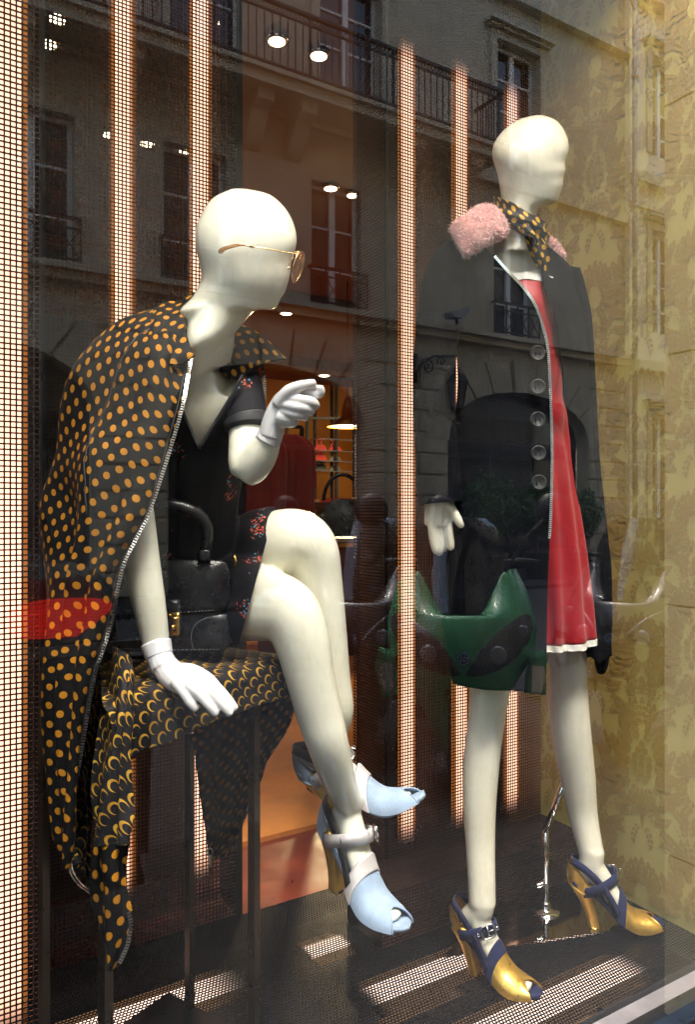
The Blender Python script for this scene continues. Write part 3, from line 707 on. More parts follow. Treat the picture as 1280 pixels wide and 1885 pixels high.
# ceiling spots
def spot(px, py, lab, size=.042, power=0, zc=ZC, group='round spots in the shop ceiling', xyz=None):
    p = W(px, py, (zc-CH)*FPX/(CY-py)) if xyz is None else np.array(xyz)
    t = thing('ceiling_spot', lab, 'ceiling spot', group, loc=tuple(p))
    mb = MB(); mb.lathe([(size, -.001), (size*1.35, -.001), (size*1.35, -.012), (size*1.02, -.016)], cap=False); mb.build('trim_ring', K['chrome'], t, True)
    mb = MB(); mb.lathe([(size*.2, -.022), (size*.75, -.018), (size*.98, -.006)], n=20); mb.build('lamp', K['spot'], t, True)
    if power:
        l = bpy.data.lights.new('spot_light', 'SPOT'); l.energy = power*.045*(1.4 if xyz is not None else 1); l.color = (1, .93, .84) if xyz is not None else (1, .80, .55); l.color = (1, .80, .55); l.spot_size = R(95); l.spot_blend = .6; l.shadow_soft_size = .04
        lo = link(bpy.data.objects.new('spot_light', l), t); lo.location = (0, 0, -.05)
    return t
spot(510, 70, 'bright ceiling spot, left of the pair high in the doorway', .03, 22)
spot(587, 97, 'bright ceiling spot, right of the pair high in the doorway', .03, 22)
spot(609, 343, 'ceiling spot halfway down the doorway, above the lamp', .034, 24)
spot(651, 356, 'ceiling spot half hidden by the right screen edge', .034, 22)
spot(527, 575, 'small ceiling spot just below the seated mannequin chin', .05, 26)
spot(597, 690, 'small ceiling spot beside the raised white hand', .07, 40)
for px, py, lab in ((105, 28, 'upper of two ceiling spots glinting through the screen near the far left strip'), (90, 75, 'lower of two ceiling spots glinting through the screen near the far left strip'), (418, 38, 'ceiling spot glinting through the screen beside the doorway edge, near the top'),
        (270, 260, 'ceiling spot glinting through the screen midway between its two strips'), (340, 275, 'ceiling spot glinting through the screen just left of the strip behind the head'), (202, 244, 'ceiling spot glinting through the screen just left of its first strip'),
        (110, 588, 'faint ceiling spot glinting through the screen left of the dotted shoulder'), (148, 592, 'faint ceiling spot glinting through the screen closest to the dotted shoulder')):
    spot(px, py, lab, .03, 9, group='spots seen through the wide perforated screen')
for i, (x, y, pw) in enumerate(((.20, 1.10, 20), (.62, 1.06, 26), (1.12, 1.05, 26), (1.46, 1.10, 34))):
    spot(0, 0, 'window ceiling spot lighting the mannequins from above the glass', .04, pw, group='spots above the window display', xyz=(x, y, ZC))
# ================================================================== THE STREET (seen in the glass)
SZ = -.25                       # pavement level
def mir(x, yv): return 2*GY - yv          # virtual depth behind the glass -> real y
def struct_box(name, lo, hi, m): mb = MB(); mb.box(lo, hi); return struct(name, mb, m)
struct_box('pavement', (-12, -.9, SZ-.1), (30, GY+.3, SZ), K['paving'])
struct_box('road', (-12, -7.4, SZ-.3), (30, -.9, SZ-.06), K['asphalt'])
struct_box('far_pavement', (-12, -9.6, SZ-.2), (30, -7.4, SZ), K['paving'])
struct_box('ground', (-80, -90, SZ-.6), (110, 60, SZ-.31), K['asphalt'])
FYR = mir(0, 11.0)              # facade plane, y = -9.09
def fx(px): k = (px-CX)/FPX; return 11.0*(k*CS+SN)/(CS-k*SN)
def fz(x, py): return CH + (CY-py)/FPX*(SN*x + CS*11.0)

def wall_with_holes(x0, x1, z0, z1, holes, y, depth, m, parent, name='wall'):
    xs = sorted(set([x0, x1] + [h[0] for h in holes] + [h[1] for h in holes])); zs = sorted(set([z0, z1] + [h[2] for h in holes] + [h[3] for h in holes]))
    mb = MB()
    for i in range(len(xs)-1):
        for j in range(len(zs)-1):
            cx, cz = (xs[i]+xs[i+1])/2, (zs[j]+zs[j+1])/2
            if any(h[0] < cx < h[1] and h[2] < cz < h[3] for h in holes): continue
            mb.quad((xs[i+1], y, zs[j]), (xs[i], y, zs[j]), (xs[i], y, zs[j+1]), (xs[i+1], y, zs[j+1]))
    for a, b, c, d in holes:
        mb.quad((a, y, c), (a, y-depth, c), (a, y-depth, d), (a, y, d)); mb.quad((b, y, d), (b, y-depth, d), (b, y-depth, c), (b, y, c))
        mb.quad((a, y, d), (a, y-depth, d), (b, y-depth, d), (b, y, d)); mb.quad((b, y, c), (b, y-depth, c), (a, y-depth, c), (a, y, c))
    mb.quad((x0, y-depth-.03, z0), (x1, y-depth-.03, z0), (x1, y-depth-.03, z1), (x0, y-depth-.03, z1))
    mb.quad((x0, y, z1), (x0, y-depth-.03, z1), (x1, y-depth-.03, z1), (x1, y, z1))
    mb.quad((x0, y, z0), (x0, y-depth-.03, z0), (x0, y-depth-.03, z1), (x0, y, z1)); mb.quad((x1, y, z1), (x1, y-depth-.03, z1), (x1, y-depth-.03, z0), (x1, y, z0))
    return mb.build(name, m, parent)
def french_window(parent, x0, x1, z0, z1, y, rows=3, surround=True, curtain=False):
    w = x1-x0; yb = y-.22; f = .06; mb = MB()
    mb.box((x0, yb-.02, z0), (x0+f, yb+.04, z1)); mb.box((x1-f, yb-.02, z0), (x1, yb+.04, z1)); mb.box((x0+f, yb-.02, z1-f), (x1-f, yb+.04, z1)); mb.box((x0+f, yb-.02, z0), (x1-f, yb+.04, z0+f*1.5))
    xm = (x0+x1)/2; mb.box((xm-f*.9, yb-.02, z0+f*1.5), (xm+f*.9, yb+.06, z1-f))
    for k in range(1, rows):
        zz = z0 + (z1-z0)*k/rows
        for a, b in ((x0+f, xm-f*.9), (xm+f*.9, x1-f)): mb.box((a, yb-.01, zz-.018), (b, yb+.02, zz+.018))
    win = mb.build('window', K['frame_white'], parent)
    for a, b in ((x0+f, xm-f*.9), (xm+f*.9, x1-f)):
        for k in range(rows):
            m2 = MB(); m2.box((a, yb-.012, z0+(z1-z0)*k/rows+.02), (b, yb-.004, z0+(z1-z0)*(k+1)/rows-.02)); m2.build('pane', K['glass_dark'], win)
    if surround:
        s = MB(); e = .16
        s.box((x0-e, y+.001, z0), (x0-.003, y+.06, z1+e)); s.box((x1+.003, y+.001, z0), (x1+e, y+.06, z1+e)); s.box((x0-.003, y+.001, z1+.003), (x1+.003, y+.06, z1+e))
        s.box((x0-e-.06, y+.001, z1+e+.003), (x1+e+.06, y+.14, z1+e+.07)); s.box((x0-e-.12, y+.001, z1+e+.073), (x1+e+.12, y+.22, z1+e+.13)); s.build('surround', K['stone_trim'], win)
    return win
def window_rail(parent, x0, x1, z0, y, h=.62):
    mb = MB(); a, b = x0-.06, x1+.06; yy = y+.10
    mb.bar((a, yy, z0+h), (b, yy, z0+h), .05, .04); mb.bar((a, yy, z0+h-.14), (b, yy, z0+h-.14), .025); mb.bar((a, yy, z0+.06), (b, yy, z0+.06), .03)
    n = 4
    for i in range(n+1):
        x = a + (b-a)*i/n; mb.bar((x, yy, z0), (x, yy, z0+h), .022)
        if i < n: x2 = a + (b-a)*(i+1)/n; mb.bar((x, yy, z0+.06), (x2, yy, z0+h-.14), .014); mb.bar((x2, yy, z0+.06), (x, yy, z0+h-.14), .014)
    for x in (a, b): mb.bar((x, y, z0+h), (x, yy, z0+h), .03)
    return mb.build('window_rail', K['iron'], parent)

H1 = 17.0
t = thing('town_house', 'long limestone town house with arched shopfronts and an iron balcony', 'building')
wins = [(1.25, 2.35), (3.62, 4.62), (6.12, 7.1), (10.15, 11.22)]
ups = [(1.3, 2.45), (3.7, 4.85), (6.25, 7.5), (10.2, 11.35)]
arches = [(-.75, 2.5), (3.81, 7.05), (9.13, 12.68)]
Z1, Z1T, Z2, Z2T = 4.42, 6.50, 7.72, 10.15
holes = [(a, b, Z1, Z1T) for a, b in wins] + [(a, b, Z2, Z2T) for a, b in ups] + [(a, b, 11.6, 13.6) for a, b in ups]
ZB = 4.02                                                   # top of the ground floor
wall_with_holes(-6, 14.0, ZB, H1, holes, FYR, .24, K['stone'], t)
for a, b in wins: french_window(t, a, b, Z1, Z1T, FYR, 3, surround=False); window_rail(t, a, b, Z1, FYR)
for a, b in ups: french_window(t, a, b, Z2, Z2T, FYR, 4); french_window(t, a, b, 11.6, 13.6, FYR, 3)
# string courses
for nm, z0, z1, e in (('cornice', 4.18, 4.30, .16), ('cornice', 4.303, 4.39, .26), ('cornice', 7.3, 7.42, .12), ('cornice', 10.95, 11.1, .18), ('cornice', H1-.4, H1-.1, .4)):
    mb = MB(); mb.box((-6, FYR+.001, z0), (14.0, FYR+e, z1)); mb.build(nm, K['stone_trim'], t)
# ground floor: piers of rusticated blocks, arches with voussoirs
bh = .385; course = [SZ + i*bh for i in range(int((ZB-SZ)/bh)+1)]
blk = {}
def block(x0, x1, z0, z1):
    key = (round(x1-x0, 3), round(z1-z0, 3))
    if key not in blk:
        mb = MB(); w, h = key; g = .014; c = .02
        v = [(g, 0, g), (w-g, 0, g), (w-g, 0, h-g), (g, 0, h-g), (g+c, .035, g+c), (w-g-c, .035, g+c), (w-g-c, .035, h-g-c), (g+c, .035, h-g-c)]
        mb.add(v, [(5, 4, 7, 6), (0, 4, 5, 1)[::-1], (1, 5, 6, 2)[::-1], (2, 6, 7, 3)[::-1], (3, 7, 4, 0)[::-1]])
        o = mb.build('stone_block', K['stone'], t); blk[key] = o
    else:
        o = blk[key].copy(); COL.objects.link(o); o.parent = t
    o.location = (x0, FYR+.002, z0); return o
piers = [(-6, -.95), (2.62, 3.69), (7.17, 9.01), (12.8, 14.0)]
for a, b in piers:
    mb = MB(); mb.box((a, FYR-.3, SZ), (b, FYR, ZB)); mb.build('pier', K['stone_trim'], t)
    for i, z in enumerate(course[:-1]):
        n = 1 if b-a < 1.3 else (2 if b-a < 2.5 else 5)
        cuts = [a + (b-a)*(k + (.25 if (i % 2 and 0 < k < n) else 0))/n for k in range(n+1)]
        for k in range(n): block(cuts[k], cuts[k+1], z, min(z+bh, ZB))
for a, b in arches:
    xc, hw = (a+b)/2, (b-a)/2+.12; zs, rise = 2.30, 1.05
    # spandrel: wall between the arch curve and the top
    N = 24; mb = MB(); cv = [(xc - hw*math.cos(math.pi*i/N), zs + rise*math.sin(math.pi*i/N)**.8) for i in range(N+1)]
    for i in range(N):
        (p, q), (r, s) = cv[i], cv[i+1]
        mb.quad((p, FYR-.001, q), (p, FYR-.001, ZB), (r, FYR-.001, ZB), (r, FYR-.001, s)); mb.quad((p, FYR-.001, q), (r, FYR-.001, s), (r, FYR-.3, s), (p, FYR-.3, q))
    mb.build('arch', K['stone_trim'], t)
    nv = 11
    for k in range(nv):
        a0, a1 = math.pi*(k+.05)/nv, math.pi*(k+.95)/nv; i0, i1 = [], []
        P = lambda aa, s: (xc - (hw+s)*math.cos(aa), zs + (rise+s)*max(math.sin(aa), 0)**.8)
        top = lambda aa: (xc - (hw+.55)*math.cos(aa), min(zs + (rise+.62)*max(math.sin(aa), 0)**.8, ZB-.05))
        poly = [P(a0, .0), P((a0+a1)/2, 0), P(a1, 0), top(a1), top(a0)]
        mb = MB(); mb.prism(poly, (0, FYR+.001, 0), X_, Z_, Y_, .045 if k != nv//2 else .09); mb.build('voussoir', K['stone'], t)
    # dark recessed shopfront
    sf = MB(); sf.box((a-.12, FYR-.42, SZ), (b+.12, FYR-.31, ZB)); s = sf.build('shopfront_panel', K['shop_dark'], t)
    for k in range(3):
        x0 = a + .1 + (b-a-.2)*k/3; x1 = a + .1 + (b-a-.2)*(k+1)/3
        m2 = MB(); m2.box((x0+.05, FYR-.309, SZ+.5 if k != 1 else SZ+.1), (x1-.05, FYR-.29, 2.05)); m2.build('pane', K['glass_dark'], s)
    m2 = MB(); m2.box((a, FYR-.309, 2.12), (b, FYR-.24, 2.34)); m2.build('fascia', K['frame_black'], s)
    m2 = MB(); m2.box((a+.2, FYR-.309, 2.40), (b-.2, FYR-.29, zs+.55)); m2.build('pane', K['glass_dark'], s)
# balcony on corbels
BX0, BX1, BZ = 1.0, 9.68, 7.55
mb = MB(); mb.box((BX0, FYR+.002, BZ-.16), (BX1, FYR+.75, BZ)); mb.box((BX0-.05, FYR+.002, BZ+.002), (BX1+.05, FYR+.82, BZ+.07)); bal = mb.build('balcony', K['stone_trim'], t)
rl = MB(); yy = FYR+.76; zt = BZ+1.06
rl.bar((BX0, yy, zt), (BX1, yy, zt), .06, .05); rl.bar((BX0, yy, zt-.14), (BX1, yy, zt-.14), .03); rl.bar((BX0, yy, BZ+.14), (BX1, yy, BZ+.14), .035)
for i in range(int((BX1-BX0)/.13)+1):
    x = BX0 + i*.13; big = i % 12 == 0; rl.bar((x, yy, BZ+(.05 if big else .14)), (x, yy, zt-(.0 if big else .14)), .035 if big else .016)
for i in range(int((BX1-BX0)/.075)): x = BX0 + .03 + i*.075; rl.bar((x, yy, zt-.12), (x+.03, yy, zt-.03), .012); rl.bar((x+.03, yy, zt-.03), (x+.055, yy, zt-.12), .012)
for x in (BX0, BX1):
    rl.bar((x, FYR, zt), (x, yy, zt), .05); rl.bar((x, FYR, BZ+.14), (x, yy, BZ+.14), .03)
    for k in range(1, 5): rl.bar((x, FYR+.15*k, BZ+.14), (x, FYR+.15*k, zt), .016)
rl.build('railing', K['iron'], bal)
for x in (1.6, 3.0, 5.0, 5.75, 7.9, 9.2):
    c = MB(); c.prism([(0, 0), (.62, 0), (.60, -.16), (.42, -.24), (.30, -.42), (.12, -.62), (0, -.70)], (x-.14, FYR+.002, BZ-.162), Y_, Z_, X_, .28); c.build('corbel', K['stone_trim'], bal)

# neighbouring building
t2 = thing('town_house', 'paler limestone house standing to the right of the drainpipe', 'building')
h2 = [(14.72, 15.75, 9.0, 11.2), (14.72, 15.75, 5.0, 7.3), (14.72, 15.75, SZ+.05, 3.2), (17.2, 18.25, 9.0, 11.2), (17.2, 18.25, 5.0, 7.3), (17.2, 19.4, SZ+.05, 3.2), (20.0, 21.0, 5.0, 7.3), (20.0, 21.0, 9.0, 11.2)]
wall_with_holes(14.003, 24, SZ, 16.0, h2, FYR+.12, .24, K['stone_pale'], t2)
for a, b, c, d in h2: french_window(t2, a, b, c, d, FYR+.12, 4)
for z0, z1, e in ((8.2, 8.42, .22), (4.1, 4.3, .25), (12.2, 12.45, .3), (7.7, 7.8, .1)):
    mb = MB(); mb.box((14.01, FYR+.121, z0), (24, FYR+.12+e, z1)); mb.build('cornice', K['stone_trim'], t2)
mb = MB(); mb.pipe([(13.93, FYR+.32, SZ), (13.93, FYR+.32, 16)], .055, 10)
for z in (2, 4.8, 7.6, 10.4, 13.2): mb.lathe([(.075, -.05), (.075, .05)], (13.93, FYR+.32, z), 10)
tag(mb.build('drainpipe', K['coat_lamp'], None, True), 'grey vertical drainpipe between the two stone houses', 'drainpipe')
t3 = thing('town_house', 'limestone house to the left of the long town house', 'building')
h3 = [(-13.5, -12.4, 4.4, 6.5), (-10.5, -9.4, 4.4, 6.5), (-10.5, -9.4, 8, 10.2), (-13.5, -12.4, 8, 10.2)]
wall_with_holes(-18, -6.003, SZ, 16.5, h3, FYR+.05, .24, K['stone_trim'], t3)
for a, b, c, d in h3: french_window(t3, a, b, c, d, FYR+.05, 3)

# wall lantern on its scrolled bracket
def spiral(c, r0, r1, a0, a1, n=26): return [(c[0] + (r0+(r1-r0)*i/n)*math.cos(a0+(a1-a0)*i/n), c[1], c[2] + (r0+(r1-r0)*i/n)*math.sin(a0+(a1-a0)*i/n)) for i in range(n+1)]
lx = fx(757)+.02; lz = 3.72
t = thing('wall_lantern', 'black iron lantern hanging from a scrolled bracket beside the arch', 'lantern', loc=(0, 0, 0))
mb = MB(); yl = FYR+.10; x1 = lx+.95
mb.pipe([(lx, yl, lz-.30), (lx+.1, yl, lz-.10), (lx+.4, yl, lz+.10), (x1, yl, lz+.16)], .022, 8); mb.pipe(spiral((lx+.28, yl, lz-.10), .02, .16, 0, 9), .014, 6); mb.pipe(spiral((lx+.60, yl, lz+.02), .015, .10, 2, 10), .012, 6)
mb.box((lx-.04, FYR+.04, lz-.42), (lx+.04, FYR+.12, lz+.1)); mb.pipe([(x1, yl, lz+.16), (x1, yl, lz-.06)], .012, 6); mb.build('bracket', K['iron'], t, True)
lc = np.array((x1, yl, lz-.55)); cage = MB()
cage.lathe([(.03, .52), (.07, .47), (.05, .42), (.20, .27), (.235, .22), (.235, .19)], lc, 6)
for k in range(6):
    a = math.pi*k/3; cage.bar(lc+(.20*math.cos(a), .20*math.sin(a), .20), lc+(.125*math.cos(a), .125*math.sin(a), -.25), .02)
cage.lathe([(.135, -.24), (.15, -.26), (.10, -.30), (.03, -.36), (.02, -.42)], lc, 6); cg = cage.build('cage', K['iron'], t)
for k in range(6):
    a, b = math.pi*k/3, math.pi*(k+1)/3; g = MB()
    g.quad(*[lc+(r*.98*math.cos(w), r*.98*math.sin(w), z) for r, w, z in ((.125, a, -.24), (.125, b, -.24), (.20, b, .19), (.20, a, .19))]); g.build('pane', K['lamp_clear'], cg)
# floodlight on the string course
p = np.array((fx(818), FYR+.35, 4.62)); t = thing('floodlight', 'small grey floodlight standing on the cornice above the lantern', 'floodlight')
mb = MB(); mb.prism([(-.22, -.05), (.20, .10), (.23, .02), (.10, -.12), (-.14, -.14)], p+(0, -.12, 0), X_, Z_, Y_, .24); mb.build('housing', K['coat_lamp'], t)
mb = MB(); mb.bar(p+(0, 0, -.1), p+(.02, 0, -.23), .04); mb.build('stand', K['iron'], t)

# clipped shrubs in planters in front of the arch
def shrub(x, y, z0, rx, ry, rz, lab, n=2600):
    t = thing('shrub', lab, 'shrub', 'shrubs in planters before the arch', loc=(x, y, SZ))
    rs = np.random.RandomState(int(x*100)); d = rs.randn(n, 3); d /= np.linalg.norm(d, axis=1, keepdims=True)
    lump = 1 + .16*np.sin(d[:, 0]*5+x)*np.cos(d[:, 2]*6) + .12*rs.randn(n)*.6
    c = d*np.array([rx, ry, rz])*(rs.rand(n, 1)**.25)*lump[:, None] + (0, 0, z0)
    s = .028 + .03*rs.rand(n, 1); u = rs.randn(n, 3); u /= np.linalg.norm(u, axis=1, keepdims=True); w = np.cross(u, d+.3*rs.randn(n, 3)); w /= np.linalg.norm(w, axis=1, keepdims=True)
    Q = np.stack([c-u*s, c-w*s*.5, c+u*s, c+w*s*.5], 1)
    o = quads_obj('foliage', Q, [K['leaf'], K['leaf2']], t, (rs.rand(n) > .55).astype(int)); o['kind'] = 'stuff'
    mb = MB(); mb.lathe([(.045, .3), (.03, z0)], n=8); mb.build('trunk', K['brown'], t)
    mb = MB(); mb.lathe([(rx*.42, 0), (rx*.55, .45), (rx*.58, .46), (rx*.58, .50), (rx*.5, .50)], n=20); mb.build('planter', K['shop_dark'], t)
shrub(9.45, FYR+.7, 1.35, .52, .48, .62, 'dense green shrub in a planter left before the dark arch')
shrub(10.55, FYR+.72, 1.28, .48, .45, .55, 'dense green shrub in a planter in the middle before the dark arch')
shrub(11.75, FYR+.7, 1.2, .44, .42, .48, 'smaller green shrub in a planter right before the dark arch')

# ------------------------------------------------------------------ scooters
def scooter(loc, rotz, body, lab, screen=True, seatbox=True, scale=1.0):
    t = thing('scooter', lab, 'scooter', 'scooters parked on the pavement', loc=loc); t.rotation_euler = (0, 0, rotz); t.scale = (scale,)*3
    # front is -Y in local space. half width by height and the curved front face
    prof = [(.16, .10, -.06), (.27, .15, -.11), (.38, .20, -.13), (.50, .26, -.16), (.61, .315, -.18), (.72, .335, -.17), (.82, .32, -.13), (.92, .29, -.07), (.985, .26, -.03)]
    Pz = cr(np.array(prof), 5); nx = 21
    def surf(s, q, off=0):                       # s in -1..1 across, q index float along the height
        i = min(int(q), len(Pz)-2); f = q-i; z, w, y = Pz[i]*(1-f)+Pz[i+1]*f
        return (s*w, y + .20*(abs(s)**2.2) - off, z)
    grid = np.array([[surf(-1+2*j/(nx-1), i) for j in range(nx)] for i in range(len(Pz))])
    # dip in the middle of the top edge: horns to either side
    for i in range(len(Pz)):
        for j in range(nx):
            s = abs(-1+2*j/(nx-1)); z = grid[i, j, 2]
            if z > .80: grid[i, j, 2] = .80 + (z-.80)*min(max((s-.30)/.45, 0), 1)**1.2
    V = grid.reshape(-1, 3); back = V + (0, .03, 0); k = len(V); F = []
    for i in range(len(Pz)-1):
        for j in range(nx-1):
            a = i*nx+j; F += [(a, a+1, a+nx+1, a+nx), (a+k+nx, a+nx+1+k, a+1+k, a+k)]
    rim = list(range(nx)) + [i*nx+nx-1 for i in range(1, len(Pz))] + [(len(Pz)-1)*nx+j for j in range(nx-2, -1, -1)] + [i*nx for i in range(len(Pz)-2, 0, -1)]
    for i in range(len(rim)): a, b = rim[i], rim[(i+1) % len(rim)]; F.append((b, a, a+k, b+k))
    fair = mesh_obj('fairing', np.vstack([V, back]), F, body, t, True)
    q_of = lambda z: float(np.interp(z, Pz[:, 0], np.arange(len(Pz))))
    def patch(name, poly, m, off, parent):
        """outline in (s, z) laid on the fairing as a thin shell"""
        c = np.mean(poly, 0); N = 7; vs = []; pl = cr(np.array(poly), 3, True); f = []
        for r in range(N):
            for p in pl: e = c + (np.array(p)-c)*(r/(N-1)*.98+.02); vs.append(surf(e[0], q_of(e[1]), off if r < N-1 else -.002))
        n = len(pl)
        for r in range(N-1):
            for i in range(n): f.append((r*n+i, r*n+(i+1) % n, (r+1)*n+(i+1) % n, (r+1)*n+i))
        f.append(tuple(range(n))[::-1]); return mesh_obj(name, vs, f, m, parent, True)
    for sg in (1, -1):
        pl = [(sg*.05, .545), (sg*.07, .58), (sg*.20, .655), (sg*.45, .735), (sg*.75, .79), (sg*.95, .79), (sg*.93, .70), (sg*.74, .61), (sg*.42, .555)]
        hl = patch('headlight', pl if sg > 0 else pl[::-1], K['lamp_clear'], .010, fair)
        for (s, z, r) in ((.45, .64, .040), (.78, .73, .026)):
            c = np.array(surf(sg*s, q_of(z), .020)); mb = MB(); mb.lathe([(r*.2, .0), (r*.8, -.004), (r, .002)], c, 14, axis='y'); mb.build('reflector', K['coat_lamp'], hl, True)
        mb = MB(); c = np.array((sg*.33, -.02, .52)); mb.prism([(-.045, -.09), (.02, -.11), (.06, .02), (.045, .10), (-.03, .08)] if sg > 0 else [(.045, -.09), (-.02, -.11), (-.06, .02), (-.045, .10), (.03, .08)][::-1], c, X_, Z_, Y_, .12); ind = mb.build('indicator_housing', body, t)
        mb = MB(); mb.prism([(-.025, -.07), (.012, -.085), (.042, .0), (.03, .05), (-.02, .05)] if sg > 0 else [(.025, -.07), (-.012, -.085), (-.042, .0), (-.03, .05), (.02, .05)][::-1], c-(0, .004, 0), X_, Z_, Y_, .02); mb.build('indicator_lens', K['lamp_bright'], ind)
        # mirror on its stalk
        mb = MB(); mb.pipe(cr([(sg*.20, .06, .98), (sg*.28, .02, 1.12), (sg*.37, .02, 1.22)], 4), .010, 6)
        e = np.array((sg*.41, .03, 1.26)); mb.lathe([(.01, -.03), (.05, -.02), (.078, .0), (.080, .012), (.07, .014)], e, 18, axis='y'); mi = mb.build('mirror', K['plastic'], t, True)
        mb = MB(); mb.lathe([(.001, .0155), (.07, .0150)], e, 18, axis='y'); mb.build('mirror_glass', K['mirror'], mi)
        mb = MB(); mb.pipe(cr([(0, .10, .97), (sg*.12, .12, 1.0), (sg*.24, .16, 1.02), (sg*.36, .20, 1.01)], 4), [.014]*9+[.018]*4, 8); mb.build('handlebar', K['plastic'], t, True)
    # badge: blue hexagon with a white ring and lettering strokes
    bc = np.array(surf(0, q_of(.625), .012)); mb = MB(); hexa = [(.032*math.cos(math.pi/6+k*math.pi/3), .032*math.sin(math.pi/6+k*math.pi/3)) for k in range(6)]; mb.prism(hexa, bc, X_, Z_, Y_, .010); bd = mb.build('badge', K['badge'], fair)
    mb = MB(); mb.pipe([bc+(a*.82, -.001, b*.82) for a, b in hexa], .0022, 5, closed=True)
    for x in (-.011, .011): mb.pipe([bc+(x+.007*math.cos(w), -.001, .009*math.sin(w)) for w in np.linspace(.7, 6.2, 9)], .0018, 5)
    mb.bar(bc+(-.002, -.001, -.010), bc+(-.002, -.001, .010), .004, .003); mb.build('badge_mark', K['lamp_bright'], bd)
    # vertical grille below
    mb = MB(); mb.prism([(-.075, 0), (.075, 0), (.045, -.24), (-.045, -.24)], (0, -.162, .485), X_, Z_, Y_, .04); gr = mb.build('grille', K['plastic'], fair)
    for k in range(6): mb = MB(); mb.box((-.068+.004*k, -.176, .458-.038*k), (.068-.004*k, -.163, .468-.038*k)); mb.build('slat', K['chrome'], gr)
    # mudguard, wheels, fork
    mb = MB(); A = np.linspace(.4, 2.5, 14); ring = []
    vs = [(s*.075*(1-.5*abs(s)**3), (.06 + (.262-.03*s*s)*math.cos(a+0)), .215 + (.262-.03*s*s)*math.sin(a)) for a in A for s in np.linspace(-1, 1, 7)]
    mb.add(vs, [(i*7+j, i*7+j+1, (i+1)*7+j+1, (i+1)*7+j) for i in range(13) for j in range(6)]); mb.build('mudguard', body, t, True)
    for y in (.06, 1.22):
        wv = MB(); wv.lathe([(.15, -.05), (.20, -.062), (.235, -.05), (.245, 0), (.235, .05), (.20, .062), (.15, .05)], (0, y, .245), 32, axis='x'); wh = wv.build('wheel', K['tyre'], t, True)
        rv = MB(); rv.lathe([(.03, -.045), (.15, -.048), (.155, 0), (.15, .048), (.03, .045)], (0, y, .245), 24, axis='x'); rv.build('rim', K['coat_lamp'], wh, True)
    mb = MB()
    for s in (-1, 1): mb.bar((s*.08, .06, .245), (s*.06, .10, .80), .035)
    mb.build('fork', K['plastic'], t)
    # leg shield, floor, rear body, seat
    mb = MB(); mb.box((-.22, .05, .30), (.22, .50, .36)); mb.prism([(-.20, .30), (.20, .30), (.22, .80), (-.22, .80)], (0, .075, 0), X_, Z_, Y_, .04); mb.build('foot_board', K['plastic'], t)
    v, f = tube_w(np.array([(0, .45, .48, .15, .14), (0, .70, .56, .19, .17), (0, 1.05, .60, .19, .16), (0, 1.42, .66, .12, .09)]), 18, 5, axis=(0, 0, 1)); mesh_obj('rear_body', v, f, body, t, True)
    v, f = tube_w(np.array([(0, .50, .76, .12, .05), (0, .75, .80, .16, .06), (0, 1.05, .83, .17, .06), (0, 1.38, .87, .11, .05)]), 18, 5, axis=(0, 0, 1)); mesh_obj('seat', v, f, K['leather'], t, True)
    if screen:
        sv = [(-1+2*j/12) for j in range(13)]; vs = []
        for th in (0, .006):
            for r, (z, w, y) in enumerate(((.80, .15, -.07), (.92, .185, -.02), (1.06, .20, .05), (1.18, .17, .12), (1.22, .12, .14))):
                for s in sv: vs.append((s*w, y + .09*s*s + th, z))
        F = []
        for q in (0, 65):
            for r in range(4):
                for j in range(12): a = q+r*13+j; F.append((a, a+1, a+14, a+13) if q == 0 else (a+13, a+14, a+1, a))
        mesh_obj('windscreen', vs, F, K['screen'], t, True)
    if seatbox:
        v, f = tube_w(np.array([(0, 1.20, 1.05, .10, .10), (0, 1.28, 1.05, .22, .17), (0, 1.50, 1.05, .23, .17), (0, 1.62, 1.05, .14, .12)]), 20, 5, axis=(0, 0, 1)); mesh_obj('top_case', v, f, K['plastic'], t, True)
    return t
def vpos(px, d):
    p = W(px, CY, d); return (p[0], 2*GY-p[1], SZ)
g = vpos(850, 3.42); scooter(g, R(218), K['green'], 'green scooter with a hexagonal blue badge and dark slanting headlights')
g = vpos(662, 3.9); scooter(g, R(224), K['silver_paint'], 'dark grey scooter with mirrors parked left of the green one', scale=1.0)
g = vpos(1150, 3.9); scooter(g, R(252), K['white_paint'], 'black scooter with a bright mirror parked right of the green one', scale=1.0)

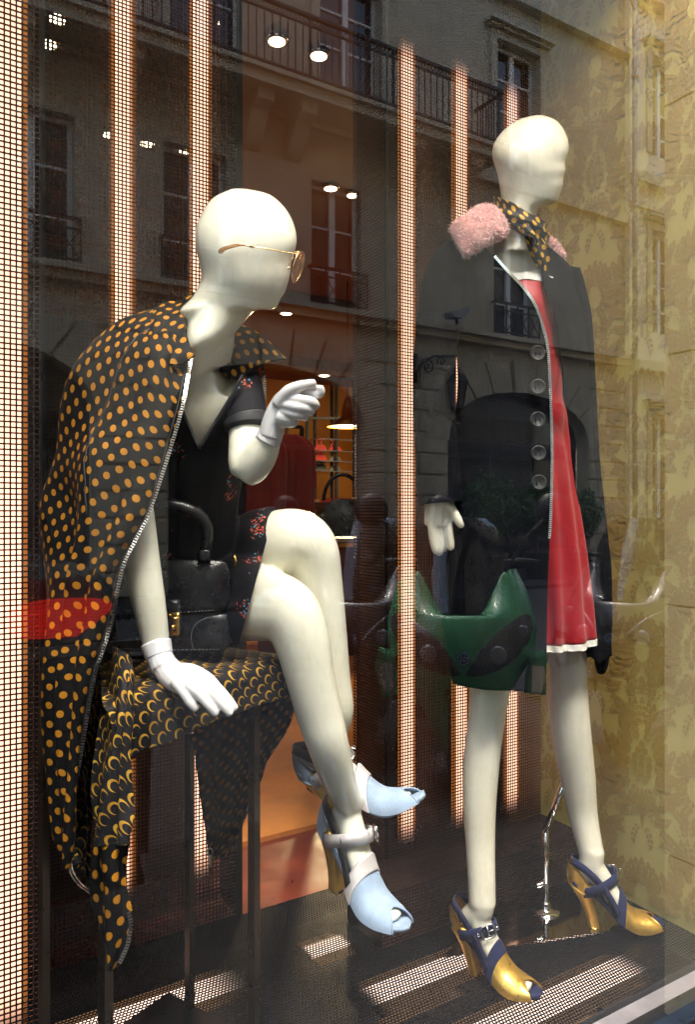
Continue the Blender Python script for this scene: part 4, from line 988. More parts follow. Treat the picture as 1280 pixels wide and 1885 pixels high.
# ------------------------------------------------------------------ parked saloon car, tail towards the right
def car(x_tail, y_side, lab):
    t = thing('parked_car', lab, 'car', loc=(x_tail, y_side, SZ-.02)); t.scale = (1, 1, 1.12)
    # local: tail at x=0, body towards -x, near flank at y=0, far flank at y=-1.75
    top = cr(np.array([(0.02, .45), (.02, .80), (-.05, .985), (-.50, 1.06), (-.95, 1.28), (-1.45, 1.45), (-2.2, 1.46), (-2.75, 1.28), (-3.2, 1.02), (-4.05, .88), (-4.32, .65), (-4.35, .40)]), 5)
    sill = .22; ys = [0, -.05, -.16, -.45, -.9, -1.35, -1.64, -1.75, -1.80]; nT = len(top); V = []; F = []
    for y in ys:
        e = min(abs(y), abs(y+1.80))
        for x, z in top:
            inset = (.0 if e > .44 else (.44-e)/.44)
            zz = min(z, 1.0 + (z-1.0)*(1-inset**2.2*.9)) if z > 1.0 else z
            V.append((x*(1-.02*inset**3)-.09*inset**3, y - 0, zz if e > .02 else min(zz, .98)))
    for i in range(len(ys)-1):
        for j in range(nT-1): a = i*nT+j; F.append((a, a+1, a+nT+1, a+nT))
    for i, o in ((0, 1), (len(ys)-1, -1)):
        b = len(V)
        for x, z in top: V.append((x if abs(x) > .05 else x, ys[i], sill))
        for j in range(nT-1): q = (i*nT+j, i*nT+j+1, b+j+1, b+j); F.append(q if o > 0 else q[::-1])
    body = mesh_obj('body', V, F, K['car'], t, True)
    for p in body.data.polygons: p.use_smooth = True
    for x in (-.95, -3.45):
        for y in (-.10, -1.70):
            mb = MB(); mb.lathe([(.20, -.10), (.30, -.115), (.32, -.08), (.32, .08), (.30, .115), (.20, .10)], (x, y, .32), 32, axis='y'); wh = mb.build('wheel', K['tyre'], t, True)
            mb = MB(); mb.lathe([(.02, .118), (.19, .10), (.21, .118)], (x, y, .32), 20, axis='y'); mb.build('rim', K['coat_lamp'], wh, True)
    # flank windows
    for nm, poly in (('rear_window', [(-1.0, 1.02), (-1.08, 1.26), (-1.45, 1.38), (-1.95, 1.39), (-1.97, 1.02)]), ('front_window', [(-2.02, 1.02), (-2.0, 1.39), (-2.35, 1.37), (-3.0, 1.02)])):
        mb = MB(); mb.prism(poly, (0, .004, 0), X_, Z_, Y_, -.03); mb.build(nm, K['glass_dark'], t)
    # wrap-round tail lamp with a grey wedge, bumper and moulding
    mb = MB(); mb.prism([tuple(p) for p in cr(np.array([(-.065, .912), (-.10, .928), (-.20, .934), (-.30, .922), (-.325, .885), (-.30, .850), (-.20, .843), (-.14, .848), (-.09, .882)]), 4, True)], (0, .012, 0), X_, Z_, Y_, -.10); tl = mb.build('tail_light', K['tail'], t)
    mb = MB(); mb.prism([(-.075, .895), (-.11, .872), (-.16, .842), (-.20, .832), (-.06, .832), (-.055, .87)], (0, .015, 0), X_, Z_, Y_, -.02); mb.build('reversing_lens', K['grey_lens'], tl)
    mb = MB()
    for k in range(5): mb.bar((-.10-.012*k, .0145, .915-.012*k), (-.30+.012*k, .0145, .912-.013*k), .003, .003)
    mb.build('lens_rib', K['tail'], tl)
    mb = MB(); mb.prism([(.03, .30), (.04, .66), (.02, .785), (-.55, .795), (-.57, .72), (-.55, .28)], (0, .018, 0), X_, Z_, Y_, -.3); mb.build('bumper', K['car'], t)
    mb = MB(); mb.box((-.54, .020, .800), (.01, .030, .826)); mb.build('moulding', K['coat_lamp'], t)
    mb = MB(); mb.box((-2.98, .004, .62), (-1.05, .022, .68)); mb.build('side_moulding', K['plastic'], t)
    for x in (-1.62, -2.62): mb = MB(); mb.box((x, .004, .86), (x+.18, .028, .89)); mb.build('door_handle', K['chrome'], t)
    v, f = tube_w(np.array([(-2.9, .02, 1.08, .05, .05), (-2.9, .10, 1.10, .10, .065), (-2.9, .20, 1.10, .09, .06)]), 14, 4, axis=(0, 0, 1)); mesh_obj('wing_mirror', v, f, K['car'], t, True)
    return t
car(.605, -.17, 'dark saloon car with a red tail light parked at the kerb')
# ================================================================== SHOES
class Shoe:
    """local frame: heel tip at the origin, +x to the toe, +z up"""
    def __init__(self, heel, toeward, roll=(0, 0, 1), sc=1.0):
        self.o = np.array(heel, float); self.x = nz(np.array(toeward, float)-self.o); u = np.array(roll, float)
        self.z = nz(u - self.x*(u @ self.x)); self.y = np.cross(self.z, self.x)
        self.M = np.eye(4); self.M[:3, 0] = self.x; self.M[:3, 1] = self.y; self.M[:3, 2] = self.z; self.M[:3, :3] *= sc; self.sc = sc; self.M[:3, 3] = self.o
    def w(self, p): p = np.atleast_2d(np.asarray(p, float)); return p @ self.M[:3, :3].T + self.M[:3, 3]
    def w1(self, p): return self.w(p)[0]
    def foot(self, ankle_w, r):
        """closed lofts for the foot, to be fused with the leg; ankle_w = leg end in world"""
        L = []
        def t(pts):
            A = [list(self.w1(p[:3]))+[p[3]*min(self.sc, 1), p[4]*min(self.sc, 1)] for p in pts]; L.append(tube_w(np.array(A), 18, 5, axis=self.z))
        a = (np.array(ankle_w)-self.o) @ self.M[:3, :3] / self.sc**2
        def t2(pts):
            A = [list(self.w1(p[:3]))+[p[3]*min(self.sc, 1), p[4]*min(self.sc, 1)] for p in pts]; L.append(tube_w(np.array(A), 18, 5, axis=self.x))
        t2([(a[0], a[1], a[2]+.02, r, r), (a[0]-.003, a[1]*.6, .155, r*.97, r*1.0), (a[0]*.4-.010, 0, .134, .0255, .029), (-.019, 0, .114, .023, .027)])
        t([(a[0]*.5-.002, a[1]*.4, .146, r*.95, .026), (.020, 0, .110, .028, .025), (.052, 0, .066, .030, .018), (.082, 0, .031, .033, .013), (.108, 0, .020, .031, .011), (.135, 0, .017, .022, .008)])
        return L
def strip_along(pts, width, up, thick, lift=0):
    """ribbon following pts (n,3), width direction `up` per point"""
    P = np.asarray(pts, float); n = len(P); U = np.array([nz(u) for u in (up if np.ndim(up) == 2 else [up]*n)]); T = np.gradient(P, axis=0)
    vs = []; 
    for i in range(n):
        nn = nz(np.cross(T[i], U[i])); w = (width[i] if np.ndim(width) else width)/2
        vs += [P[i]+U[i]*w+nn*lift, P[i]-U[i]*w+nn*lift, P[i]-U[i]*w+nn*(lift-thick), P[i]+U[i]*w+nn*(lift-thick)]
    f = []
    for i in range(n-1):
        for j in range(4): a, b = i*4+j, i*4+(j+1) % 4; f.append((a, b, b+4, a+4))
    f += [(0, 3, 2, 1), tuple((n-1)*4+j for j in (0, 1, 2, 3))]
    return vs, f
def make_shoe(S, lab, upper, band, strap, heelm, insole, side, group, buckle_side=1, buckle_metal='silver'):
    t = thing('high_heel_shoe', lab, 'shoe', group, loc=tuple(S.o))
    iv = np.linalg.inv(S.M)
    def put(name, v, f, m, parent=t, smooth=True):
        v = np.asarray(v, float); Wv = S.w(v) - S.o if parent is t else S.w(v) - S.o
        return mesh_obj(name, Wv, f, m, parent, smooth)
    # sole line: (x, z, half width)
    sl = cr(np.array([(-.058, .118, .016), (-.048, .110, .026), (-.018, .096, .028), (.020, .062, .025), (.052, .026, .029), (.082, .008, .037), (.112, .006, .036), (.140, .010, .027), (.158, .014, .014), (.163, .016, .004)]), 5)
    vs = []; N = 9
    for x, z, w in sl:
        for dz in (.0, -.006):
            for j in range(N): s = -1+2*j/(N-1); vs.append((x, s*w, z+dz + (.004*s*s if dz == 0 else 0)))
    f = []; k = 2*N
    for i in range(len(sl)-1):
        for j in range(N-1): a = i*k+j; f += [(a, a+k, a+k+1, a+1), (a+N, a+N+1, a+N+1+k, a+N+k)]
        f += [(i*k, i*k+N, (i+1)*k+N, (i+1)*k), (i*k+N-1, (i+1)*k+N-1, (i+1)*k+2*N-1, i*k+2*N-1)]
    f += [tuple(range(0, N))+tuple(range(2*N-1, N-1, -1)), ((tuple(range(0, N))+tuple(range(2*N-1, N-1, -1)))[::-1]) and tuple((len(sl)-1)*k+q for q in (tuple(range(0, N))+tuple(range(2*N-1, N-1, -1))))[::-1]]
    put('insole', vs, f, insole)
    # heel: curved block
    hs = cr(np.array([(-.030, .106, .030, .026), (-.026, .088, .024, .023), (-.016, .060, .0175, .018), (-.006, .030, .0145, .0155), (.000, .0, .0135, .0145)]), 5); vs = []
    n = 20
    for x, z, a, b in hs:
        for j in range(n):
            w = 2*math.pi*j/n; c, s = math.cos(w), math.sin(w); cx = math.copysign(abs(c)**.7, c) if c < 0 else math.copysign(abs(c)**.35, c)
            vs.append((x + a*cx*(1 if c < 0 else .85), b*math.copysign(abs(s)**.7, s), z))
    f = [(i*n+j, i*n+(j+1) % n, (i+1)*n+(j+1) % n, (i+1)*n+j)[::-1] for i in range(len(hs)-1) for j in range(n)]
    f += [tuple(range(n)), tuple(range((len(hs)-1)*n, len(hs)*n))[::-1]]
    h = put('heel', vs, f, heelm)
    put('heel_tip', [(.013*math.cos(a)+.0, .014*math.sin(a), z) for z in (-.0, .004) for a in np.linspace(0, 2*math.pi, 17)[:-1]], [tuple(range(16))[::-1], tuple(range(16, 32))]+[(j, (j+1) % 16, 16+(j+1) % 16, 16+j) for j in range(16)], K['plastic'], h)
    # toe cover: a half tunnel over the forefoot with a peep-toe opening
    tv = cr(np.array([(.046, .034, .0355, .068), (.062, .021, .0395, .056), (.085, .009, .0425, .044), (.110, .007, .0415, .036), (.130, .009, .0355, .031), (.143, .011, .029, .025)]), 5); n = 21; vs = []; thick = .0022
    for th in (0, thick):
        for i, (x, z, w, h2) in enumerate(tv):
            for j in range(n):
                a = math.pi*j/(n-1); u = i/(len(tv)-1)
                back = -.016*math.sin(a)**2*(1-u)*-1 + .0                            # vamp line dips forward on top
                front = -.018*math.sin(a)**3*u + .010*(1-math.sin(a))*u
                vs.append((x + back + front, (w-th)*math.cos(a), z - .004 + (h2-th)*math.sin(a)**.9))
    k = len(tv)*n; f = []
    for i in range(len(tv)-1):
        for j in range(n-1): a = i*n+j; f += [(a, a+1, a+n+1, a+n)[::-1], (a+k, a+k+1, a+n+1+k, a+n+k)]
    for j in range(n-1): f += [(j, j+1, k+j+1, k+j), ((len(tv)-1)*n+j, k+(len(tv)-1)*n+j, k+(len(tv)-1)*n+j+1, (len(tv)-1)*n+j+1)]
    put('toe_cover', vs, f, upper)
    rimv = [vs[(len(tv)-1)*n+j] for j in range(n)]; mb = MB(); mb.pipe(rimv, .0016, 6); put('toe_binding', np.concatenate(mb.v), mb.f, upper)
    # band across the throat of the vamp
    tb_ = cr(tv[:7], 2)[:11]; vs = []
    for off in (.0016, -.0004):
        for i, (x, z, w, h2) in enumerate(tb_):
            for j in range(n):
                a = math.pi*j/(n-1); u = (i/2)/(len(tv)-1); vs.append((x - .003*(1 if i == 0 else 0) + .016*math.sin(a)**2*(1-u), (w+off)*math.cos(a), z - .004 + (h2+off)*math.sin(a)**.9))
    k = len(tb_)*n; f = []
    for i in range(len(tb_)-1):
        for j in range(n-1): a = i*n+j; f += [(a, a+n, a+n+1, a+1), (a+k, a+k+1, a+n+1+k, a+n+k)]
    for j in range(n-1): f += [(j, j+1, k+j+1, k+j), ((len(tb_)-1)*n+j, k+(len(tb_)-1)*n+j, k+(len(tb_)-1)*n+j+1, (len(tb_)-1)*n+j+1)]
    put('throat_band', vs, f, band)
    # heel counter: cup round the back of the foot
    cnt = []; n = 19; rows = 6
    for th in (0, .0025):
        for r in range(rows):
            q = r/(rows-1)
            for j in range(n):
                a = math.pi*(.5 + j/(n-1)); z0 = .100 + .016*(-math.cos(a))**1; z1 = .148 + .018*max(-math.cos(a), 0)**2 - .034*(1-max(-math.cos(a), 0))**1.2
                z = z0-.012 + (z1-z0+.012)*q; bx = -.024 - .006*math.sin(math.pi*q)
                cnt.append((bx + (.034-th)*math.cos(a)*1.0 + .012*(q-.5)*.6, (.030-th)*math.sin(a), z))
    k = rows*n; f = []
    for r in range(rows-1):
        for j in range(n-1): a = r*n+j; f += [(a, a+1, a+n+1, a+n)[::-1], (a+k, a+k+1, a+k+n+1, a+k+n)]
    for j in range(n-1): f += [((rows-1)*n+j, (rows-1)*n+j+1, k+(rows-1)*n+j+1, k+(rows-1)*n+j), (j, k+j, k+j+1, j+1)]
    for r in range(rows-1): f += [(r*n, (r+1)*n, k+(r+1)*n, k+r*n), (r*n+n-1, k+r*n+n-1, k+(r+1)*n+n-1, (r+1)*n+n-1)]
    put('heel_counter', cnt, f, upper)
    # collar strap: from the back of the counter, down both sides to the throat band
    for sg in (1, -1):
        pts = cr(np.array([(-.056, sg*.004, .160), (-.046, sg*.020, .157), (-.026, sg*.031, .146), (.004, sg*.034, .118), (.030, sg*.035, .082), (.050, sg*.037, .045)]), 4)
        v, f = strip_along(pts if sg > 0 else pts[::-1], .017, (.45, 0, .9), .002, .0016); put('side_strap', v, f, side)
    # ankle strap: a tilted ring with a loose end
    A = np.linspace(0, 2*math.pi, 33); pts = [(.006 + .047*math.cos(a), .0345*math.sin(a), .106 + .022*math.cos(a)) for a in A]
    v, f = strip_along(pts, .0235, (-.35, 0, .94), .0025, .0012); st = put('ankle_strap', v, f, strap)
    # buckle on the outer front side
    a0 = buckle_side*R(38); c = np.array((.006+.050*math.cos(a0), .0375*math.sin(a0), .106+.022*math.cos(a0))); tx = nz((-math.sin(a0)*.047, math.cos(a0)*.0345, -.022*math.sin(a0))); tz = np.array((-.35, 0, .94)); tn = nz(np.cross(tx, tz)); c = c + (tn if tn @ np.array((math.cos(a0), math.sin(a0), 0)) > 0 else -tn)*.0035
    mb = MB(); rect = [c+tx*.015*math.copysign(abs(math.cos(w))**.4, math.cos(w))+tz*.0135*math.copysign(abs(math.sin(w))**.4, math.sin(w)) for w in np.linspace(0, 2*math.pi, 25)[:-1]]
    mb.pipe(rect, .0019, 6, closed=True); mb.bar(c-tz*.012, c+tz*.012, .0025); mb.bar(c, c+tx*.015, .0022); put('buckle', np.concatenate(mb.v), mb.f, K['chrome'], st)
    mb = MB()
    for q in (-.024, .023): mb.pipe([c+tx*q+tz*0+0*tn+tx*.003*math.cos(w)+tz*.003*math.sin(w) for w in np.linspace(0, 2*math.pi, 9)[:-1]], .0009, 5, closed=True)
    put('eyelet', np.concatenate(mb.v), mb.f, K['chrome'], st)
    return t

SH = {}
SH['near_gold'] = Shoe(floor_pt(875, 1791), floor_pt(875, 1791)+RT*.118-FW*.092, sc=.93)
_h = floor_pt(1094, 1704, .007); SH['far_gold'] = Shoe(_h, _h+np.array((.128, -.088, 0)))
SH['near_blue'] = Shoe(W(620, 1637, 1.50), W(716, 1700, 1.415), (0.05, 0, 1), 1.07)
SH['far_blue'] = Shoe(W(636, 1516, 1.53), W(775, 1478, 1.50), (0.1, 0, 1), 1.07)
make_shoe(SH['near_gold'], 'gold high heel shoe with navy straps and large buckle, nearest the glass', K['gold_leather'], K['navy_suede'], K['navy_suede'], K['gold_leather'], K['navy_suede'], K['navy_suede'], 'gold peep toe shoes', -1)
make_shoe(SH['far_gold'], 'gold high heel shoe with navy straps standing on the polished steel plate', K['gold_leather'], K['navy_suede'], K['navy_suede'], K['gold_leather'], K['navy_suede'], K['navy_suede'], 'gold peep toe shoes', 1)
make_shoe(SH['near_blue'], 'light blue suede high heel shoe, the lower of the pair on the crossed legs', K['blue_suede'], K['silver_leather'], K['silver_leather'], K['gold_leather'], K['blue_suede'], K['black_trim'], 'light blue peep toe shoes', 1)
make_shoe(SH['far_blue'], 'light blue suede high heel shoe, the upper one behind the shin', K['blue_suede'], K['silver_leather'], K['silver_leather'], K['gold_leather'], K['blue_suede'], K['black_trim'], 'light blue peep toe shoes', -1)

# ================================================================== SEATED MANNEQUIN
# lofts are given by photo outline and depth, so each limb has its true distance, girth and taper
seat_m = thing('mannequin', 'bald cream mannequin seated with crossed legs and one raised hand', 'mannequin')
head = sections([(450, 347.5, 428, 347.5, .012), (494, 357, 396, 362, .042), (521, 378, 379, 381, .057), (536, 400, 368, 402, .066), (545, 424, 361.5, 420, .071), (547, 446, 360, 442, .0735), (543, 463, 362, 462, .073), (537, 483, 367, 480, .070),
    (534.5, 507, 370.5, 497, .066), (529.5, 526, 371, 512, .062), (524, 541, 367, 525, .057), (515.5, 552, 360, 539, .053), (513, 562, 354, 551, .050), (502, 571, 350, 566, .047), (470, 572, 349, 574, .047), (444, 600, 347, 594, .050), (418, 630, 345, 620, .056), (400, 655, 339, 652, .058, .014), (394, 692, 338, 690, .05, .046)], 1.27)
torso = [(384, 676, 1.33, 50, .050), (366, 704, 1.335, 94, .072), (360, 755, 1.35, 96, .084), (360, 850, 1.39, 82, .078), (350, 950, 1.44, 78, .08), (338, 1040, 1.48, 98, .10), (330, 1105, 1.5, 108, .112), (326, 1140, 1.5, 96, .10)]
near_leg = [(338, 1112, 1.49, 74), (400, 1112, 1.45, 70), (455, 1112, 1.42, 68), (497, 1114, 1.40, 66), (533, 1128, 1.385, 57), (556, 1180, 1.385, 52), (571, 1245, 1.39, 46), (587, 1310, 1.40, 43), (603, 1365, 1.41, 39), (624, 1435, 1.45, 32)]
far_leg = [(360, 1085, 1.56, 76), (430, 1040, 1.53, 66), (500, 1010, 1.485, 67), (545, 998, 1.47, 62), (571, 1014, 1.47, 53), (584, 1070, 1.48, 47), (592, 1150, 1.49, 46), (603, 1250, 1.50, 43), (615, 1310, 1.51, 37)]
far_arm = [(436, 716, 1.34, 30), (452, 745, 1.31, 34), (455, 800, 1.285, 34), (452, 850, 1.262, 32), (452, 872, 1.255, 27)]
far_fore = [(450, 876, 1.257, 24), (464, 862, 1.25, 31), (481, 836, 1.24, 31), (493, 812, 1.23, 25), (498, 800, 1.225, 21)]
near_arm = [(262, 700, 1.29, 36), (242, 770, 1.24, 37), (238, 880, 1.20, 37), (247, 950, 1.185, 37), (260, 1040, 1.19, 35.5), (274, 1110, 1.195, 31), (287, 1182, 1.205, 25.5)]
neckb = [(372, 560, 1.275, 45, .05), (386, 610, 1.29, 46, .052), (380, 655, 1.31, 46, .050)]
ANK = {'far_blue': .03, 'near_gold': .019, 'far_gold': -.004, 'near_blue': -.001}
def ankle(S): return S.w1(([v for k, v in ANK.items() if SH[k] is S][0], 0, .165))
def leg_to_shoe(ctrl, S, r):
    a = ankle(S); A = []
    for c in ctrl: A.append(list(W(*c[:3]))+[c[3]*c[2]/FPX, c[3]*c[2]/FPX*.95])
    A.append(list(a)+[r, r]); return tube_w(np.array(A), 22, 5)
parts = [head, tube(torso), leg_to_shoe(near_leg, SH['near_blue'], .027), leg_to_shoe(far_leg, SH['far_blue'], .027), tube(far_arm), tube(far_fore), tube(near_arm), tube(neckb)]
parts += SH['near_blue'].foot(ankle(SH['near_blue']), .027) + SH['far_blue'].foot(ankle(SH['far_blue']), .027)
fused_obj('body', parts, .0045, K['skin'], seat_m, 5)
# lower hand, fingers spread over the edge of the seat
def hand_obj(tubes, parent, cuff=None, voxel=.0018):
    return fused_obj('hand', [tube(t, 14, 5, 1.0) for t in tubes], voxel, K['white'], parent, 4)
low = [[(287, 1184, 1.205, 27, .028), (293, 1205, 1.20, 24, .024), (303, 1228, 1.192, 25, .022)], [(298, 1218, 1.195, 22, .020), (318, 1242, 1.185, 27, .018), (345, 1254, 1.178, 27, .016), (366, 1258, 1.172, 22, .013)],
       [(322, 1252, 1.168, 11.5), (338, 1272, 1.160, 11), (352, 1294, 1.156, 9.5), (362, 1306, 1.156, 7)],
       [(345, 1258, 1.164, 12), (366, 1276, 1.156, 10.5), (386, 1299, 1.152, 9.5), (399, 1315, 1.153, 7)],
       [(362, 1255, 1.168, 12), (388, 1274, 1.160, 11), (411, 1298, 1.157, 9.5), (425, 1315, 1.158, 7.2)],
       [(370, 1247, 1.176, 12), (398, 1265, 1.168, 10.5), (421, 1289, 1.165, 9), (434, 1305, 1.166, 7)],
       [(318, 1232, 1.215, 12), (352, 1232, 1.225, 11), (382, 1246, 1.225, 9.5), (400, 1262, 1.222, 7.5)]]
h = hand_obj(low, seat_m)
mb = MB(); ring = [W(262+52*(.5-.5*math.cos(a)), 1184-5*(.5-.5*math.cos(a)), 1.205-.030*math.sin(a)) for a in np.linspace(0, 2*math.pi, 25)[:-1]]; 
up_ = [(293, 1206, 1.20), (288, 1184, 1.205)]
v, f = tube([(287, 1183, 1.205, 28, .0268), (290, 1195, 1.203, 27, .026), (294, 1208, 1.20, 25, .0245)], 28, 4); mesh_obj('wrist_cuff', v, f, K['white'], h, True)
rai = [[(497, 803, 1.226, 22, .021), (503, 782, 1.222, 22, .019), (515, 760, 1.218, 25, .018), (530, 742, 1.214, 27, .018), (543, 730, 1.212, 22, .016)],
       [(512, 746, 1.205, 13), (530, 722, 1.196, 12.5), (553, 711, 1.192, 10.5), (580, 705, 1.196, 7.5)],
       [(538, 722, 1.215, 13), (560, 722, 1.212, 11), (580, 726, 1.206, 10.5), (590, 722, 1.203, 9.5), (588, 712, 1.200, 8)],
       [(530, 736, 1.205, 12), (552, 737, 1.192, 11), (574, 741, 1.190, 10.5), (582, 748, 1.200, 8.5)],
       [(522, 746, 1.202, 10), (546, 750, 1.190, 10), (566, 753, 1.190, 9.5), (574, 759, 1.200, 8)],
       [(520, 757, 1.204, 9), (541, 763, 1.194, 9), (557, 766, 1.195, 8.5), (563, 771, 1.203, 7)],
       [(514, 768, 1.212, 18, .016), (535, 774, 1.208, 15, .014), (546, 778, 1.21, 10, .01)]]
h = hand_obj(rai, seat_m)
v, f = tube([(492, 813, 1.23, 24, .022), (497, 803, 1.228, 23.5, .021), (501, 790, 1.224, 22, .0195)], 28, 4); mesh_obj('wrist_cuff', v, f, K['white'], h, True)

# black floral dress: torso, lap and short sleeve in one shell, open in a deep V
vneck = [(318, 600), (330, 740), (366, 828), (400, 770), (448, 690), (470, 630)]
dress_parts = [tube([(385, 676, 1.325, 74, .066), (362, 704, 1.33, 106, .082), (360, 755, 1.35, 104, .092), (360, 850, 1.39, 90, .086), (350, 950, 1.44, 86, .088), (338, 1040, 1.48, 106, .108), (330, 1105, 1.5, 116, .120), (326, 1142, 1.5, 106, .11)]),
    tube([(338, 1110, 1.49, 82), (400, 1106, 1.45, 78), (440, 1106, 1.425, 84), (470, 1106, 1.412, 83), (492, 1106, 1.405, 80)]), tube([(360, 1085, 1.56, 84), (430, 1038, 1.53, 74), (480, 1018, 1.50, 80), (503, 1010, 1.49, 79), (520, 1006, 1.485, 76)]),
    tube([(432, 696, 1.335, 48), (446, 735, 1.31, 42), (454, 784, 1.288, 40)]), tube([(268, 696, 1.29, 46), (246, 760, 1.25, 44)])]
def dcut(q, c, n):
    facing = n @ (c-CAMP) < 0
    if inpoly(q[:2], vneck) and facing and q[1] < 835: return True
    if q[1] < (668 if q[0] < 422 else 694 if q[0] < 452 else 650): return True
    return False
dr = fused_obj('dress', dress_parts, .005, K['floral'], None, 6, dcut); tag(dr, 'short black dress with small red and blue flowers on the seated mannequin', 'dress')
bm = bmesh.new(); bm.from_mesh(dr.data); pn = np.cross(W(505, 943, 1.4)-CAMP, W(440, 1185, 1.4)-CAMP); pn = nz(pn) if pn @ RT > 0 else -nz(pn)
bmesh.ops.bisect_plane(bm, geom=bm.verts[:]+bm.edges[:]+bm.faces[:], plane_co=CAMP.tolist(), plane_no=pn.tolist(), clear_outer=True); bm.to_mesh(dr.data); bm.free()
v, f = tube([(452, 772, 1.291, 42.5), (454, 780, 1.289, 42.5), (455, 788, 1.287, 42)], 28, 3); mesh_obj('sleeve_cuff', v, f, K['black_trim'], dr, True)
mb = MB()
for side in ([(334, 700), (333, 745), (366, 826)], [(446, 692), (425, 730), (398, 775), (368, 824)]):
    pts = [W(x, y, 1.262 if i else 1.268) for i, (x, y) in enumerate(cr(np.array(side, float), 5))]; mb.pipe(pts, .0028, 6)
mb.build('neck_edge', K['black_trim'], dr, True)

# spectacles
g = thing('spectacles', 'thin gold spectacles with amber lenses on the seated mannequin head', 'glasses')
mb = MB(); T1 = [(462, 454, 1.183), (500, 460, 1.19), (535, 467, 1.205), (552, 466, 1.215)]; mb.pipe(cr([W(*p) for p in T1], 5), .0011, 6)
far = [W(p[0], p[1]-3, p[2]+.15) for p in T1]; mb.pipe(cr(far, 5), .0011, 6); mb.lathe([(.0025, -.003), (.0025, .003)], W(463, 454, 1.182), 8, axis='x'); mb.build('temple', K['wire'], g, True)
tip = cr([W(*p) for p in ((404, 466, 1.193), (412, 459, 1.19), (430, 453.5, 1.186), (447, 451, 1.184), (462, 454, 1.183))], 4)
mb = MB(); mb.pipe(tip, np.interp(np.arange(len(tip)), [0, 2, 6, 16], [.003, .0042, .0030, .0014]), 8); mb.build('temple_tip', K['amber'], g, True)
for dd in (1.232, 1.316):
    c0 = W(548, 492, dd) if dd < 1.3 else W(551, 490, dd); a_ = nz(FW*1 + RT*.10); b_ = nz(np.array(W(556, 466, dd))-np.array(W(539, 519, dd))); rim = [c0 + a_*.028*math.cos(w) + b_*(.0245*math.sin(w)) for w in np.linspace(0, 2*math.pi, 33)[:-1]]
    mb = MB(); mb.pipe(rim, .0011, 6, closed=True); r = mb.build('rim', K['wire'], g, True)
    nrm = nz(np.cross(a_, b_)); mb = MB(); mb.add([c0+nrm*.0012]+[p*.98+c0*.02 for p in rim]+[c0-nrm*.0008]+[p*.98+c0*.02-nrm*.0016 for p in rim], [(0, i+1, (i+1) % 32+1) for i in range(32)]+[(33, 34+(i+1) % 32, 34+i) for i in range(32)]); mb.build('lens', K['amber'], r, True)
mb = MB(); mb.pipe(cr([W(552, 479, 1.258), W(557, 474, 1.273), W(553, 478, 1.289)], 4), .0012, 6); mb.pipe([W(540, 474, 1.25), W(533, 487, 1.255), W(531, 494, 1.256)], .0008, 5); mb.lathe([(.001, -.002), (.003, 0), (.001, .002)], W(531, 494, 1.256), 8); mb.build('bridge', K['wire'], g, True)

# ---------------------------------------------------------------- the dotted coat over her shoulders
def zipper(name, pts, parent, tooth=.0028, pitch=.0042, side=None):
    """two-sided row of metal teeth on a dark tape"""
    P = cr(np.array([W(*p) for p in pts]), 12); L = np.concatenate([[0], np.cumsum(np.linalg.norm(np.diff(P, axis=0), axis=1))]); s = np.arange(0, L[-1], pitch)
    Q = np.stack([np.interp(s, L, P[:, k]) for k in range(3)], -1); T = np.gradient(Q, axis=0); mb = MB()
    for i, q in enumerate(Q):
        t_ = nz(T[i]); d_ = nz(q-CAMP); s_ = nz(np.cross(t_, d_)); d_ = np.cross(s_, t_)
        M4 = np.eye(4); M4[:3, 0] = s_; M4[:3, 1] = t_; M4[:3, 2] = d_; M4[:3, 3] = q; mb.box((-tooth, -pitch*.28, -.0014), (tooth, pitch*.28, .0014), M=M4)
    o = mb.build(name, K['zip'], parent); o['kind'] = 'stuff'
    tp = MB(); tp.pipe(Q[::3]+np.array([nz(q-CAMP)*.0022 for q in Q[::3]]), .0024, 6); tp.build('zip_tape', K['black_trim'], parent, True)
    return o
coat = thing('coat', 'charcoal coat with yellow dots draped over the shoulders of the seated mannequin', 'coat')
